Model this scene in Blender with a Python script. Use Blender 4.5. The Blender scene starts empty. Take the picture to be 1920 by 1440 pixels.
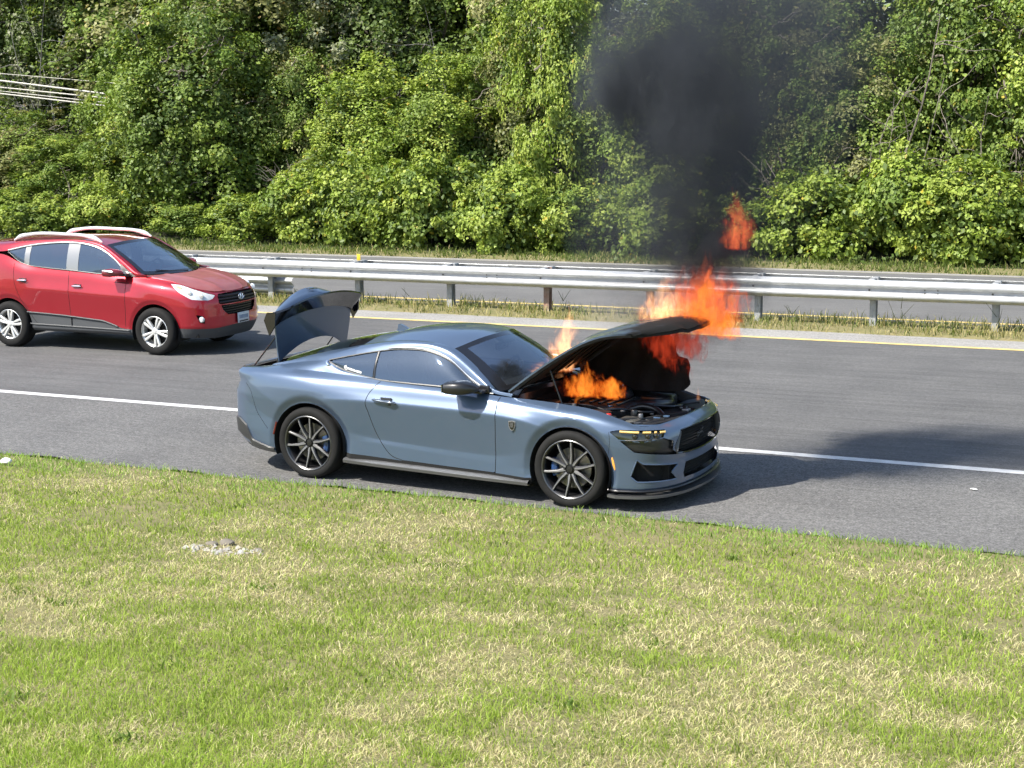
import bpy, bmesh, math, random
import numpy as np
from mathutils import Vector, Matrix

random.seed(7); RNG = np.random.default_rng(7)
scene = bpy.context.scene
COL = scene.collection

# ---------------------------------------------------------------- camera
CAM_H, PITCH, ROLL, YAW = 3.34, .1690, -.0080, .4160
cam_data = bpy.data.cameras.new('camera'); cam = bpy.data.objects.new('camera', cam_data); COL.objects.link(cam)
_F = Vector((-math.sin(YAW)*math.cos(PITCH), math.cos(YAW)*math.cos(PITCH), -math.sin(PITCH)))
_R = Vector((math.cos(YAW), math.sin(YAW), 0)); _U = _R.cross(_F)
_R2 = _R*math.cos(ROLL) + _U*math.sin(ROLL); _U2 = -_R*math.sin(ROLL) + _U*math.cos(ROLL)
_m = Matrix((_R2, _U2, -_F)).transposed().to_4x4(); _m.translation = Vector((0, 0, CAM_H))
cam.matrix_world = _m
cam_data.sensor_width = 36; cam_data.lens = 2884/1920*36
cam_data.clip_start = .1; cam_data.clip_end = 2000
scene.camera = cam
scene.render.resolution_x, scene.render.resolution_y = 1024, 768

# ---------------------------------------------------------------- sky, sun, exposure
SUN_D = Vector((.485, .697, -1.0)).normalized()                 # direction the light travels
world = bpy.data.worlds.new('World'); scene.world = world; world.use_nodes = True
nt = world.node_tree; nt.nodes.clear()
sky = nt.nodes.new('ShaderNodeTexSky'); sky.sky_type = 'NISHITA'; sky.sun_disc = False
sky.sun_elevation = math.asin(-SUN_D.z); sky.sun_rotation = math.atan2(-SUN_D.x, -SUN_D.y) % (2*math.pi)
sky.altitude = 50; sky.air_density = 1.1; sky.dust_density = 1.2; sky.ozone_density = 1.0
bg = nt.nodes.new('ShaderNodeBackground'); bg.inputs['Strength'].default_value = .12
wo = nt.nodes.new('ShaderNodeOutputWorld')
nt.links.new(sky.outputs[0], bg.inputs[0]); nt.links.new(bg.outputs[0], wo.inputs[0])
sun_data = bpy.data.lights.new('sun', 'SUN'); sun_data.energy = 4.6; sun_data.angle = math.radians(.53); sun_data.color = (1, .95, .86)
sun = bpy.data.objects.new('sun', sun_data); COL.objects.link(sun)
sun.rotation_euler = SUN_D.to_track_quat('-Z', 'Y').to_euler()
vs = scene.view_settings
vs.view_transform = 'Standard'; vs.look = 'None'; vs.exposure = .95; vs.gamma = 1; vs.use_curve_mapping = False
scene.render.engine = 'CYCLES'
cy = scene.cycles
cy.use_denoising = True; cy.max_bounces = 6; cy.transparent_max_bounces = 12; cy.volume_bounces = 0
cy.diffuse_bounces = 2; cy.glossy_bounces = 3; cy.transmission_bounces = 4
cy.caustics_reflective = False; cy.caustics_refractive = False; cy.sample_clamp_indirect = 4
cy.volume_max_steps = 256
cy.use_adaptive_sampling = True; cy.adaptive_threshold = .04; cy.use_light_tree = False
# ------------------------------------------------------------------ numeric helpers (numpy only)
def spl(t, V, q, lin=False):
    """cubic Hermite through values V at knots t, sampled at q"""
    t = np.asarray(t, float); V = np.asarray(V, float); q = np.clip(np.asarray(q, float), t[0], t[-1])
    i = np.clip(np.searchsorted(t, q, side='right') - 1, 0, len(t) - 2)
    h = t[i+1] - t[i]; u = (q - t[i]) / h
    ex = (None,) * (V.ndim - 1)
    hh = h[(...,) + ex]; uu = u[(...,) + ex]
    if lin or len(t) == 2:
        return V[i] * (1 - uu) + V[i+1] * uu
    dt = np.diff(t)[(...,) + ex]; s = np.diff(V, axis=0) / dt
    m = np.empty_like(V); m[0] = s[0]; m[-1] = s[-1]
    w1 = dt[1:]; w0 = dt[:-1]
    m[1:-1] = (s[:-1] * w1 + s[1:] * w0) / (w0 + w1)
    flat = (s[:-1] * s[1:]) <= 0
    m[1:-1] = np.where(flat, 0.35 * m[1:-1], m[1:-1])
    return ((2*uu**3 - 3*uu**2 + 1) * V[i] + (uu**3 - 2*uu**2 + uu) * hh * m[i]
            + (-2*uu**3 + 3*uu**2) * V[i+1] + (uu**3 - uu**2) * hh * m[i+1])

def arc(P):
    d = np.linalg.norm(np.diff(P, axis=0), axis=1)
    return np.concatenate([[0], np.cumsum(np.maximum(d, 1e-6))])

def curve(pts, n, lin=False):
    P = np.asarray(pts, float); t = arc(P)
    return spl(t, P, np.linspace(0, t[-1], n), lin)

def loft(curves, nu, nv, lin=False, linu=False):
    """surface through the curves; result (nu, nv, 3)"""
    C = np.array([curve(c, nu, linu) for c in curves])          # k, nu, 3
    d = np.linalg.norm(np.diff(C, axis=0), axis=2).mean(axis=1)
    t = np.concatenate([[0], np.cumsum(np.maximum(d, 1e-5))])
    return np.swapaxes(spl(t, C, np.linspace(0, t[-1], nv), lin), 0, 1)

def inpoly(poly, X, Y):
    poly = np.asarray(poly, float); r = np.zeros(np.shape(X), bool); n = len(poly)
    for i in range(n):
        x0, y0 = poly[i]; x1, y1 = poly[(i+1) % n]
        if y0 == y1: continue
        c = ((y0 > Y) != (y1 > Y)) & (X < (x1 - x0) * (Y - y0) / (y1 - y0) + x0)
        r ^= c
    return r

def nearpoly(poly, X, Y):
    """closest points on the polygon's edge"""
    poly = np.asarray(poly, float); best = np.full(np.shape(X), 1e9); bx = X.copy(); by = Y.copy()
    n = len(poly)
    for i in range(n):
        a = poly[i]; b = poly[(i+1) % n]; d = b - a; L = d @ d
        if L < 1e-12: continue
        t = np.clip(((X - a[0]) * d[0] + (Y - a[1]) * d[1]) / L, 0, 1)
        px = a[0] + t * d[0]; py = a[1] + t * d[1]; D = (px - X)**2 + (py - Y)**2
        k = D < best; best = np.where(k, D, best); bx = np.where(k, px, bx); by = np.where(k, py, by)
    return bx, by, np.sqrt(best)

class Shell:
    """lower body of a car: section curves (inset, height) carried round a plan outline, front centre to rear centre"""
    def __init__(s, keys, ds=.013, nt=64, arches=(), facets=()):
        xy = np.array([(k[0], k[1]) for k in keys], float); rows = np.array([k[2] for k in keys], float)
        # mirrored end keys keep the outline square to the centre line
        xy2 = np.vstack([[xy[1, 0], -xy[1, 1]], xy, [xy[-2, 0], -xy[-2, 1]]])
        t = arc(xy2); t -= t[1]; rows2 = np.concatenate([rows[1:2], rows, rows[-2:-1]])
        L = t[-2]; n = int(L / ds); s.q = np.linspace(0, L, n)
        O = spl(t, xy2, s.q); e = 1e-3
        T = spl(t, xy2, s.q + e) - spl(t, xy2, s.q - e); T /= np.linalg.norm(T, axis=1)[:, None]
        N = np.stack([-T[:, 1], T[:, 0]], 1)                       # outward
        if (N[:, 1] * O[:, 1]).sum() < 0: N = -N
        R = spl(t, rows2, s.q)                                     # n, r, 2
        zr = R.mean(0)[:, 1]; tt = np.concatenate([[0], np.cumsum(np.maximum(np.hypot(*np.diff(R.mean(0), axis=0).T), .01))])
        s.t = np.linspace(0, tt[-1], nt)
        RS = np.swapaxes(R, 0, 1)
        lo = spl(tt[:5], RS[:5], np.minimum(s.t, tt[4]), True); hi = spl(tt[4:], RS[4:], np.maximum(s.t, tt[4]))
        G = np.swapaxes(np.where((s.t < tt[4])[:, None, None], lo, hi), 0, 1)  # n, nt, 2; a crease at the fifth row
        G[:, 1:-1, 0] = .25*G[:, :-2, 0]+.5*G[:, 1:-1, 0]+.25*G[:, 2:, 0]
        for (ax, az, r, w, amt) in arches:                         # rolled wheel-arch lips
            dd = np.hypot(O[:, None, 0] - ax, G[..., 1] - az)
            k = np.clip(1 - (dd - r) / w, 0, 1); side = (np.abs(O[:, 1]) > .6)[:, None]
            G[..., 0] += side * amt * np.minimum(k * 1.15, 1)
        for (x0, z0, x1, z1, slope, mx, xlim) in facets:           # a plane that falls away below a slanting crease
            L_ = math.hypot(x1-x0, z1-z0); nd = ((O[:, None, 0]-x0)*(z1-z0)-(G[..., 1]-z0)*(x1-x0))/L_
            fade = np.clip((xlim-O[:, None, 0])/.12, 0, 1)*np.clip((G[..., 1]-.30)/.25, 0, 1)
            G[..., 0] += np.clip(nd*slope, 0, mx)*fade
        s.P = np.empty(G.shape[:2] + (3,))
        s.P[..., 0] = O[:, None, 0] - N[:, None, 0] * G[..., 0]
        s.P[..., 1] = -(O[:, None, 1] - N[:, None, 1] * G[..., 0])  # near side: negative y
        s.P[..., 2] = G[..., 1]
        s.P[0, :, 1] = 0; s.P[-1, :, 1] = 0
        s.Q = np.repeat(s.q[:, None], nt, 1)
        s.lab = np.zeros((n-1, nt-1), int)
        du = np.gradient(s.P, axis=0); dv = np.gradient(s.P, axis=1)
        nn = np.cross(dv, du); nn /= np.maximum(np.linalg.norm(nn, axis=2), 1e-9)[..., None]
        if (nn[..., 1] > 0).mean() > .5: nn = -nn
        s.N = nn; s.P0 = s.P.copy()
    def coords(s, mode):
        return (s.Q if mode == 'q' else s.P0[..., 0]), s.P0[..., 2]
    def mark(s, lab, poly, mode='x', only=None):
        A, Z = s.coords(mode)
        c = lambda M: (M[:-1, :-1] + M[1:, :-1] + M[:-1, 1:] + M[1:, 1:]) / 4
        m = inpoly(poly, c(A), c(Z))
        if mode == 'x': m &= (np.abs(c(s.P0[..., 1])) > .5)
        if only is not None: m &= np.isin(s.lab, only)
        s.lab[m] = lab
        # snap the border vertices to the outline
        M = np.zeros((m.shape[0] + 2, m.shape[1] + 2), int); M[1:-1, 1:-1] = m
        cnt = M[:-1, :-1] + M[1:, :-1] + M[:-1, 1:] + M[1:, 1:]
        tot = np.full(cnt.shape, 4); tot[[0, -1], :] = 2; tot[:, [0, -1]] = 2; tot[0, 0] = tot[0, -1] = tot[-1, 0] = tot[-1, -1] = 1
        b = (cnt > 0) & (cnt < tot)
        bx, by, D = nearpoly(poly, A, Z)
        gA = np.gradient(A); gZ = np.gradient(Z); gP = [np.gradient(s.P0, axis=0), np.gradient(s.P0, axis=1)]
        det = gA[0] * gZ[1] - gA[1] * gZ[0]; det = np.where(np.abs(det) < 1e-9, 1e-9, det)
        dA = bx - A; dZ = by - Z
        di = np.clip((dA * gZ[1] - dZ * gA[1]) / det, -1, 1); dj = np.clip((-dA * gZ[0] + dZ * gA[0]) / det, -1, 1)
        new = s.P0 + gP[0] * di[..., None] + gP[1] * dj[..., None]
        s.P = np.where(b[..., None], new, s.P)
        return m
    def faces(s, labs, dil=0):
        m = np.isin(s.lab, labs)
        for _ in range(dil):
            k = m.copy(); k[1:] |= m[:-1]; k[:-1] |= m[1:]; k[:, 1:] |= m[:, :-1]; k[:, :-1] |= m[:, 1:]; m = k
        i, j = np.nonzero(m); w = s.P.shape[1]
        return np.stack([i*w+j, (i+1)*w+j, (i+1)*w+j+1, i*w+j+1], 1)
    def at(s, a, z, mode='q', off=0.0):
        """points on the surface (near side) at outline length or x = a and height z, pushed out by off"""
        A, Z = s.coords(mode); out = []
        for aa, zz in zip(np.atleast_1d(a), np.atleast_1d(z)):
            D = (A - aa)**2 + (Z - zz)**2
            if mode == 'x': D = D + (np.abs(s.P0[..., 1]) < .45) * 9
            i, j = np.unravel_index(np.argmin(D), D.shape)
            i0 = min(max(i, 1), A.shape[0]-2); j0 = min(max(j, 1), A.shape[1]-2)
            gA = ((A[i0+1, j0]-A[i0-1, j0])/2, (A[i0, j0+1]-A[i0, j0-1])/2); gZ = ((Z[i0+1, j0]-Z[i0-1, j0])/2, (Z[i0, j0+1]-Z[i0, j0-1])/2)
            det = gA[0]*gZ[1]-gA[1]*gZ[0]
            if abs(det) < 1e-10: det = 1e-10
            dA = aa-A[i, j]; dZ = zz-Z[i, j]
            di = np.clip((dA*gZ[1]-dZ*gA[1])/det, -1, 1); dj = np.clip((-dA*gZ[0]+dZ*gA[0])/det, -1, 1)
            p = s.P0[i, j] + (s.P0[i0+1, j0]-s.P0[i0-1, j0])/2*di + (s.P0[i0, j0+1]-s.P0[i0, j0-1])/2*dj
            out.append(p + s.N[i, j]*off)
        return np.array(out)

def circ(x, z, r, z0, n=40):
    """wheel opening: round above the axle, straight down below"""
    a = np.linspace(0, np.pi, n)
    return [(x + r, z0 - .2)] + [(x + r*math.cos(k), z + r*math.sin(k)) for k in a] + [(x - r, z0 - .2)]

# ------------------------------------------------------------------ the coupe's lower body
def rows(*v): return [(v[i], v[i+1]) for i in range(0, len(v), 2)]
MU_KEYS = [
 (.930, .00, rows(.06,.170, .02,.205, .015,.30, .03,.44, .00,.545, .012,.66, .035,.725, .105,.770)),
 (.915, .30, rows(.06,.170, .02,.205, .015,.30, .03,.44, .00,.545, .012,.66, .035,.72, .10,.766)),
 (.870, .54, rows(.06,.170, .02,.205, .012,.30, .025,.44, .00,.545, .01,.65, .033,.712, .09,.757)),
 (.790, .72, rows(.06,.170, .02,.205, .010,.30, .02,.44, .00,.545, .008,.64, .03,.705, .075,.748)),
 (.660, .845, rows(.05,.170, .015,.205, .010,.30, .012,.45, .00,.55, .008,.645, .028,.71, .075,.748)),
 (.450, .915, rows(.04,.175, .010,.21, .010,.32, .008,.46, .00,.58, .01,.69, .045,.765, .120,.800)),
 (.200, .950, rows(.04,.175, .010,.21, .010,.32, .005,.46, .00,.62, .012,.735, .055,.82, .155,.862)),
 (-.10, .957, rows(.04,.175, .010,.21, .010,.32, .005,.46, .00,.66, .012,.775, .055,.85, .165,.890)),
 (-.42, .950, rows(.05,.170, .020,.21, .028,.31, .026,.45, .00,.735, .030,.80, .07,.865, .155,.908)),
 (-.72, .940, rows(.05,.170, .034,.20, .042,.325, .048,.395, .00,.765, .030,.825, .066,.885, .125,.920)),
 (-1.10, .935, rows(.05,.170, .034,.20, .042,.345, .048,.40, .00,.78, .031,.842, .066,.912, .115,.952)),
 (-1.60, .935, rows(.05,.170, .034,.20, .042,.375, .048,.42, .00,.79, .031,.852, .066,.925, .115,.970)),
 (-2.05, .944, rows(.05,.170, .034,.20, .042,.405, .048,.45, .00,.795, .032,.862, .069,.936, .120,.985)),
 (-2.38, .957, rows(.05,.180, .020,.22, .032,.41, .030,.50, .00,.79, .026,.87, .066,.95, .135,1.01)),
 (-2.72, .965, rows(.05,.190, .020,.23, .010,.41, .005,.52, .00,.76, .014,.88, .055,.965, .140,1.025)),
 (-3.05, .950, rows(.06,.200, .020,.24, .008,.41, .002,.54, .00,.74, .016,.88, .05,.97, .130,1.025)),
 (-3.30, .918, rows(.09,.205, .035,.25, .008,.41, .000,.55, .00,.74, .022,.88, .05,.965, .115,1.015)),
 (-3.52, .865, rows(.13,.21, .060,.26, .015,.41, .000,.55, .00,.75, .035,.88, .045,.955, .100,1.00)),
 (-3.69, .77, rows(.15,.22, .080,.28, .020,.41, .000,.55, .00,.76, .045,.87, .045,.945, .090,.985)),
 (-3.80, .58, rows(.15,.23, .090,.29, .025,.41, .005,.55, .00,.76, .050,.86, .05,.93, .090,.97)),
 (-3.86, .30, rows(.15,.24, .100,.30, .03,.41, .010,.55, .00,.76, .050,.85, .05,.92, .090,.96)),
 (-3.87, .00, rows(.15,.24, .100,.30, .03,.41, .010,.55, .00,.76, .050,.85, .05,.92, .090,.96)),
]
MU_ARCH = ((0.0, .338, .382, .072, .034), (-2.719, .338, .392, .072, .036))
# ------------------------------------------------------------------ the suv's lower body
SU_KEYS = [
 (.930, .00, rows(.10,.24, .06,.30, .00,.42, .00,.56, .01,.68, .02,.78, .05,.86, .12,.90)),
 (.915, .28, rows(.10,.24, .06,.30, .00,.42, .00,.56, .01,.68, .02,.78, .05,.86, .12,.90)),
 (.865, .52, rows(.10,.24, .06,.30, .00,.42, .00,.56, .01,.68, .02,.78, .06,.87, .13,.915)),
 (.760, .70, rows(.09,.25, .05,.31, .00,.42, .00,.56, .01,.69, .025,.80, .07,.90, .14,.945)),
 (.580, .83, rows(.06,.26, .03,.32, .00,.43, .00,.57, .00,.71, .02,.83, .07,.94, .15,.995)),
 (.320, .89, rows(.04,.27, .02,.33, .00,.43, .00,.58, .00,.76, .015,.88, .06,.99, .15,1.06)),
 (.000, .910, rows(.04,.27, .02,.33, .00,.43, .00,.60, .00,.81, .012,.93, .055,1.03, .15,1.11)),
 (-.40, .905, rows(.05,.27, .02,.31, .02,.42, .014,.60, .00,.84, .030,.95, .062,1.05, .12,1.13)),
 (-.90, .900, rows(.06,.27, .02,.31, .028,.43, .02,.60, .00,.86, .028,.97, .055,1.075, .09,1.155)),
 (-1.50, .902, rows(.06,.27, .02,.31, .028,.47, .02,.62, .00,.89, .028,1.0, .054,1.11, .085,1.195)),
 (-2.05, .908, rows(.06,.27, .02,.31, .026,.52, .018,.66, .00,.91, .028,1.02, .054,1.14, .085,1.225)),
 (-2.40, .915, rows(.05,.28, .02,.33, .005,.54, .00,.68, .00,.91, .012,1.04, .04,1.18, .085,1.28)),
 (-2.72, .910, rows(.05,.29, .02,.35, .000,.56, .00,.70, .00,.92, .015,1.06, .045,1.24, .095,1.40)),
 (-3.00, .885, rows(.06,.31, .03,.37, .000,.56, .00,.70, .01,.92, .03,1.06, .06,1.24, .10,1.42)),
 (-3.25, .82, rows(.08,.33, .05,.39, .01,.56, .00,.70, .02,.92, .05,1.06, .08,1.24, .12,1.42)),
 (-3.38, .68, rows(.10,.34, .06,.40, .02,.56, .00,.70, .03,.92, .07,1.06, .11,1.24, .16,1.42)),
 (-3.44, .35, rows(.10,.34, .06,.40, .02,.56, .00,.70, .03,.92, .07,1.06, .12,1.24, .18,1.42)),
 (-3.45, .00, rows(.10,.34, .06,.40, .02,.56, .00,.70, .03,.92, .07,1.06, .12,1.24, .18,1.42)),
]
SU_ARCH = ((0.0, .35, .405, .06, .018), (-2.64, .35, .405, .06, .018))
# ------------------------------------------------------------------ materials
MATS = {}
def _lk(t, a, b): t.links.new(a, b)
def mat(name, col, rough=.5, metal=0., coat=0., spec=.5, var=None, bump=None, attr=None, emit=None, alpha=None, sub=0., coat_rough=.03, rvar=None):
    """principled material; var = (scale, other colour, contrast), bump = (scale, strength, distance)"""
    if name in MATS: return MATS[name]
    m = bpy.data.materials.new(name); m.use_nodes = True; t = m.node_tree; b = t.nodes['Principled BSDF']
    b.inputs['Base Color'].default_value = (*col, 1); b.inputs['Roughness'].default_value = rough; b.inputs['Metallic'].default_value = metal
    b.inputs['Coat Weight'].default_value = coat; b.inputs['Coat Roughness'].default_value = coat_rough
    b.inputs['Specular IOR Level'].default_value = spec
    tc = t.nodes.new('ShaderNodeTexCoord'); src = None
    if attr:
        a = t.nodes.new('ShaderNodeAttribute'); a.attribute_name = attr; src = a.outputs['Color']
    if var:
        n = t.nodes.new('ShaderNodeTexNoise'); n.inputs['Scale'].default_value = var[0]; n.inputs['Detail'].default_value = 6; n.inputs['Roughness'].default_value = .62
        _lk(t, tc.outputs['Object'], n.inputs['Vector'])
        r = t.nodes.new('ShaderNodeValToRGB'); k = var[2] if len(var) > 2 else .2
        r.color_ramp.elements[0].position = .5-k; r.color_ramp.elements[1].position = .5+k
        _lk(t, n.outputs['Fac'], r.inputs[0])
        x = t.nodes.new('ShaderNodeMix'); x.data_type = 'RGBA'
        _lk(t, r.outputs[0], x.inputs[0])
        if src: _lk(t, src, x.inputs[6])
        else: x.inputs[6].default_value = (*col, 1)
        x.inputs[7].default_value = (*var[1], 1); src = x.outputs[2]
    if src: _lk(t, src, b.inputs['Base Color'])
    if rvar:
        n = t.nodes.new('ShaderNodeTexNoise'); n.inputs['Scale'].default_value = rvar[0]; _lk(t, tc.outputs['Object'], n.inputs['Vector'])
        mr = t.nodes.new('ShaderNodeMapRange'); mr.inputs[3].default_value = rvar[1]; mr.inputs[4].default_value = rvar[2]
        _lk(t, n.outputs['Fac'], mr.inputs[0]); _lk(t, mr.outputs[0], b.inputs['Roughness'])
    if bump:
        n = t.nodes.new('ShaderNodeTexNoise'); n.inputs['Scale'].default_value = bump[0]; n.inputs['Detail'].default_value = 4; _lk(t, tc.outputs['Object'], n.inputs['Vector'])
        u = t.nodes.new('ShaderNodeBump'); u.inputs['Strength'].default_value = bump[1]; u.inputs['Distance'].default_value = bump[2] if len(bump) > 2 else .01
        _lk(t, n.outputs['Fac'], u.inputs['Height']); _lk(t, u.outputs[0], b.inputs['Normal'])
    if emit:
        b.inputs['Emission Color'].default_value = (*emit[0], 1); b.inputs['Emission Strength'].default_value = emit[1]
    MATS[name] = m
    return m

def glass(name, tint, haze, hz=.2, boost=.08, refl=1.4, gcol=(.9, .95, 1)):
    """thin car glass: tinted see-through, mirror-like at a slant, some even diffuse colour"""
    m = bpy.data.materials.new(name); m.use_nodes = True; t = m.node_tree; t.nodes.remove(t.nodes['Principled BSDF'])
    tr = t.nodes.new('ShaderNodeBsdfTransparent'); tr.inputs[0].default_value = (*tint, 1)
    df = t.nodes.new('ShaderNodeBsdfDiffuse'); df.inputs[0].default_value = (*haze, 1)  # even diffuse colour blended over the whole pane
    gl = t.nodes.new('ShaderNodeBsdfGlossy'); gl.inputs['Roughness'].default_value = .02; gl.inputs[0].default_value = (*gcol, 1)
    fr = t.nodes.new('ShaderNodeFresnel'); fr.inputs[0].default_value = 1.5
    ad = t.nodes.new('ShaderNodeMath'); ad.operation = 'MULTIPLY_ADD'; ad.inputs[1].default_value = refl; ad.inputs[2].default_value = boost; ad.use_clamp = True
    _lk(t, fr.outputs[0], ad.inputs[0])
    a = t.nodes.new('ShaderNodeMixShader'); a.inputs[0].default_value = hz; _lk(t, tr.outputs[0], a.inputs[1]); _lk(t, df.outputs[0], a.inputs[2])
    c = t.nodes.new('ShaderNodeMixShader'); _lk(t, ad.outputs[0], c.inputs[0]); _lk(t, a.outputs[0], c.inputs[1]); _lk(t, gl.outputs[0], c.inputs[2])
    _lk(t, c.outputs[0], t.nodes['Material Output'].inputs[0])
    MATS[name] = m
    return m

# ------------------------------------------------------------------ meshes and objects
def mk(name, V, F, m, parent=None, smooth=True, sharp=40, colors=None, link=True):
    V = np.asarray(V, float).reshape(-1, 3)
    me = bpy.data.meshes.new(name)
    if isinstance(F, np.ndarray):
        n, k = F.shape
        used, inv = np.unique(F, return_inverse=True)
        V = V[used]; F = inv.reshape(n, k)
        me.vertices.add(len(V)); me.vertices.foreach_set('co', V.ravel().astype(np.float32))
        me.loops.add(n*k); me.loops.foreach_set('vertex_index', F.ravel().astype(np.int32))
        me.polygons.add(n); me.polygons.foreach_set('loop_start', np.arange(0, n*k, k, dtype=np.int32)); me.polygons.foreach_set('loop_total', np.full(n, k, np.int32))
        me.update(calc_edges=True)
        if colors is not None: colors = np.asarray(colors)[used]
    else:
        me.from_pydata([tuple(v) for v in V], [], [tuple(int(i) for i in f) for f in F]); me.update()
    if colors is not None:
        a = me.color_attributes.new('tint', 'FLOAT_COLOR', 'POINT')
        c = np.ones((len(V), 4), np.float32); c[:, :3] = colors; a.data.foreach_set('color', c.ravel())
    if m: me.materials.append(m)
    if smooth:
        me.polygons.foreach_set('use_smooth', np.ones(len(me.polygons), bool))
        if sharp and len(me.polygons) < 200000: me.set_sharp_from_angle(angle=math.radians(sharp))
    o = bpy.data.objects.new(name, me)
    if link: COL.objects.link(o)
    if parent: o.parent = parent
    return o

def tag(o, label=None, cat=None, group=None, kind=None):
    if label: o['label'] = label
    if cat: o['category'] = cat
    if group: o['group'] = group
    if kind: o['kind'] = kind
    return o

def empty(name, loc=(0, 0, 0), rz=0, label=None, cat=None, group=None):
    o = bpy.data.objects.new(name, None); COL.objects.link(o); o.location = loc; o.rotation_euler = (0, 0, rz); o.empty_display_size = .2
    return tag(o, label, cat, group)

def copy_tree(o, parent=None):
    c = o.copy(); COL.objects.link(c); c.parent = parent
    for ch in list(o.children): copy_tree(ch, c)
    return c

def J(*parts):
    """join (V, F) pairs"""
    V = []; F = []; k = 0
    for v, f in parts:
        v = np.asarray(v, float).reshape(-1, 3); V.append(v); F += [tuple(int(i)+k for i in q) for q in f]; k += len(v)
    return np.vstack(V), F

def gridF(nu, nv, wrapu=False, wrapv=False):
    i, j = np.meshgrid(np.arange(nu if wrapu else nu-1), np.arange(nv if wrapv else nv-1), indexing='ij'); i = i.ravel(); j = j.ravel()
    a = (i+1) % nu; b = (j+1) % nv
    return np.stack([i*nv+j, a*nv+j, a*nv+b, i*nv+b], 1)

def sheet(P):
    return P.reshape(-1, 3), gridF(*P.shape[:2])

def slab(P, th):
    """a sheet with thickness th, closed round its edge"""
    du = np.gradient(P, axis=0); dv = np.gradient(P, axis=1); n = np.cross(du, dv); n /= np.maximum(np.linalg.norm(n, axis=2), 1e-9)[..., None]
    nu, nv = P.shape[:2]; Q = P - n*th; k = nu*nv
    F = [tuple(f) for f in gridF(nu, nv)] + [tuple(x+k for x in f[::-1]) for f in gridF(nu, nv)]
    e = [(i, 0) for i in range(nu)] + [(nu-1, j) for j in range(1, nv)] + [(i, nv-1) for i in range(nu-2, -1, -1)] + [(0, j) for j in range(nv-2, 0, -1)]
    e = [i*nv+j for i, j in e]
    for a, b in zip(e, e[1:]+e[:1]): F.append((a, a+k, b+k, b))
    return np.vstack([P.reshape(-1, 3), Q.reshape(-1, 3)]), F

def box(c, s, r=(0, 0, 0), taper=1.0):
    x, y, z = np.array(s)/2
    V = np.array([(-x, -y, -z), (x, -y, -z), (x, y, -z), (-x, y, -z), (-x*taper, -y*taper, z), (x*taper, -y*taper, z), (x*taper, y*taper, z), (-x*taper, y*taper, z)])
    if any(r): V = V @ np.array(Matrix.Rotation(r[2], 3, 'Z') @ Matrix.Rotation(r[1], 3, 'Y') @ Matrix.Rotation(r[0], 3, 'X')).T
    return V + np.array(c), [(0, 3, 2, 1), (4, 5, 6, 7), (0, 1, 5, 4), (1, 2, 6, 5), (2, 3, 7, 6), (3, 0, 4, 7)]

def bbox(c, s, b=.01, r=(0, 0, 0), seg=2):
    """box with rounded edges"""
    bm = bmesh.new(); bmesh.ops.create_cube(bm, size=1)
    for v in bm.verts: v.co = Vector((v.co.x*s[0], v.co.y*s[1], v.co.z*s[2]))
    bmesh.ops.bevel(bm, geom=list(bm.edges), offset=min(b, min(s)*.49), segments=seg, profile=.5, affect='EDGES')
    R = Matrix.Rotation(r[2], 3, 'Z') @ Matrix.Rotation(r[1], 3, 'Y') @ Matrix.Rotation(r[0], 3, 'X')
    V = [tuple(R @ v.co + Vector(c)) for v in bm.verts]; bm.verts.index_update(); F = [tuple(v.index for v in f.verts) for f in bm.faces]; bm.free()
    return np.array(V), F

def tube(path, r, n=8, closed=False, cap=True, flat=1.0):
    P = np.asarray(path, float); k = len(P); r = np.broadcast_to(np.asarray(r, float), (k,))
    T = np.gradient(P, axis=0) if not closed else np.roll(P, -1, 0) - np.roll(P, 1, 0)
    T /= np.maximum(np.linalg.norm(T, axis=1), 1e-9)[:, None]
    up = np.array([0, 0, 1.]) if abs(T[:, 2]).mean() < .8 else np.array([0, 1., 0])
    A = np.cross(T, up); A /= np.maximum(np.linalg.norm(A, axis=1), 1e-9)[:, None]; B = np.cross(T, A)
    a = np.linspace(0, 2*np.pi, n, endpoint=False)
    V = P[:, None] + r[:, None, None]*(np.cos(a)[None, :, None]*A[:, None] + flat*np.sin(a)[None, :, None]*B[:, None])
    F = [tuple(f) for f in gridF(k, n, wrapu=closed, wrapv=True)]
    if cap and not closed: F += [tuple(range(n-1, -1, -1)), tuple((k-1)*n+i for i in range(n))]
    return V.reshape(-1, 3), F

def lathe(prof, n=48, axis='y', c=(0, 0, 0), closed=False):
    """turn (radius, along-axis) points round an axis"""
    p = np.asarray(prof, float); a = np.linspace(0, 2*np.pi, n, endpoint=False)
    V = np.empty((n, len(p), 3))
    V[..., 0] = p[None, :, 0]*np.cos(a)[:, None]; V[..., 1] = p[None, :, 1]; V[..., 2] = p[None, :, 0]*np.sin(a)[:, None]
    if axis == 'z': V = V[..., [0, 2, 1]]
    if axis == 'x': V = V[..., [1, 0, 2]]
    return V.reshape(-1, 3) + np.array(c), [tuple(f) for f in gridF(n, len(p), wrapu=True, wrapv=closed)]

def prism(poly, d0, d1, axis='y'):
    """extrude a flat outline between d0 and d1 along an axis; outline in the other two axes"""
    p = np.asarray(poly, float); n = len(p)
    def put(d):
        o = np.empty((n, 3))
        if axis == 'y': o[:, 0] = p[:, 0]; o[:, 2] = p[:, 1]; o[:, 1] = d
        elif axis == 'x': o[:, 1] = p[:, 0]; o[:, 2] = p[:, 1]; o[:, 0] = d
        else: o[:, 0] = p[:, 0]; o[:, 1] = p[:, 1]; o[:, 2] = d
        return o
    return np.vstack([put(d0), put(d1)]), [tuple(range(n-1, -1, -1)), tuple(range(n, 2*n))] + [(i, (i+1) % n, n+(i+1) % n, n+i) for i in range(n)]

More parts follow.
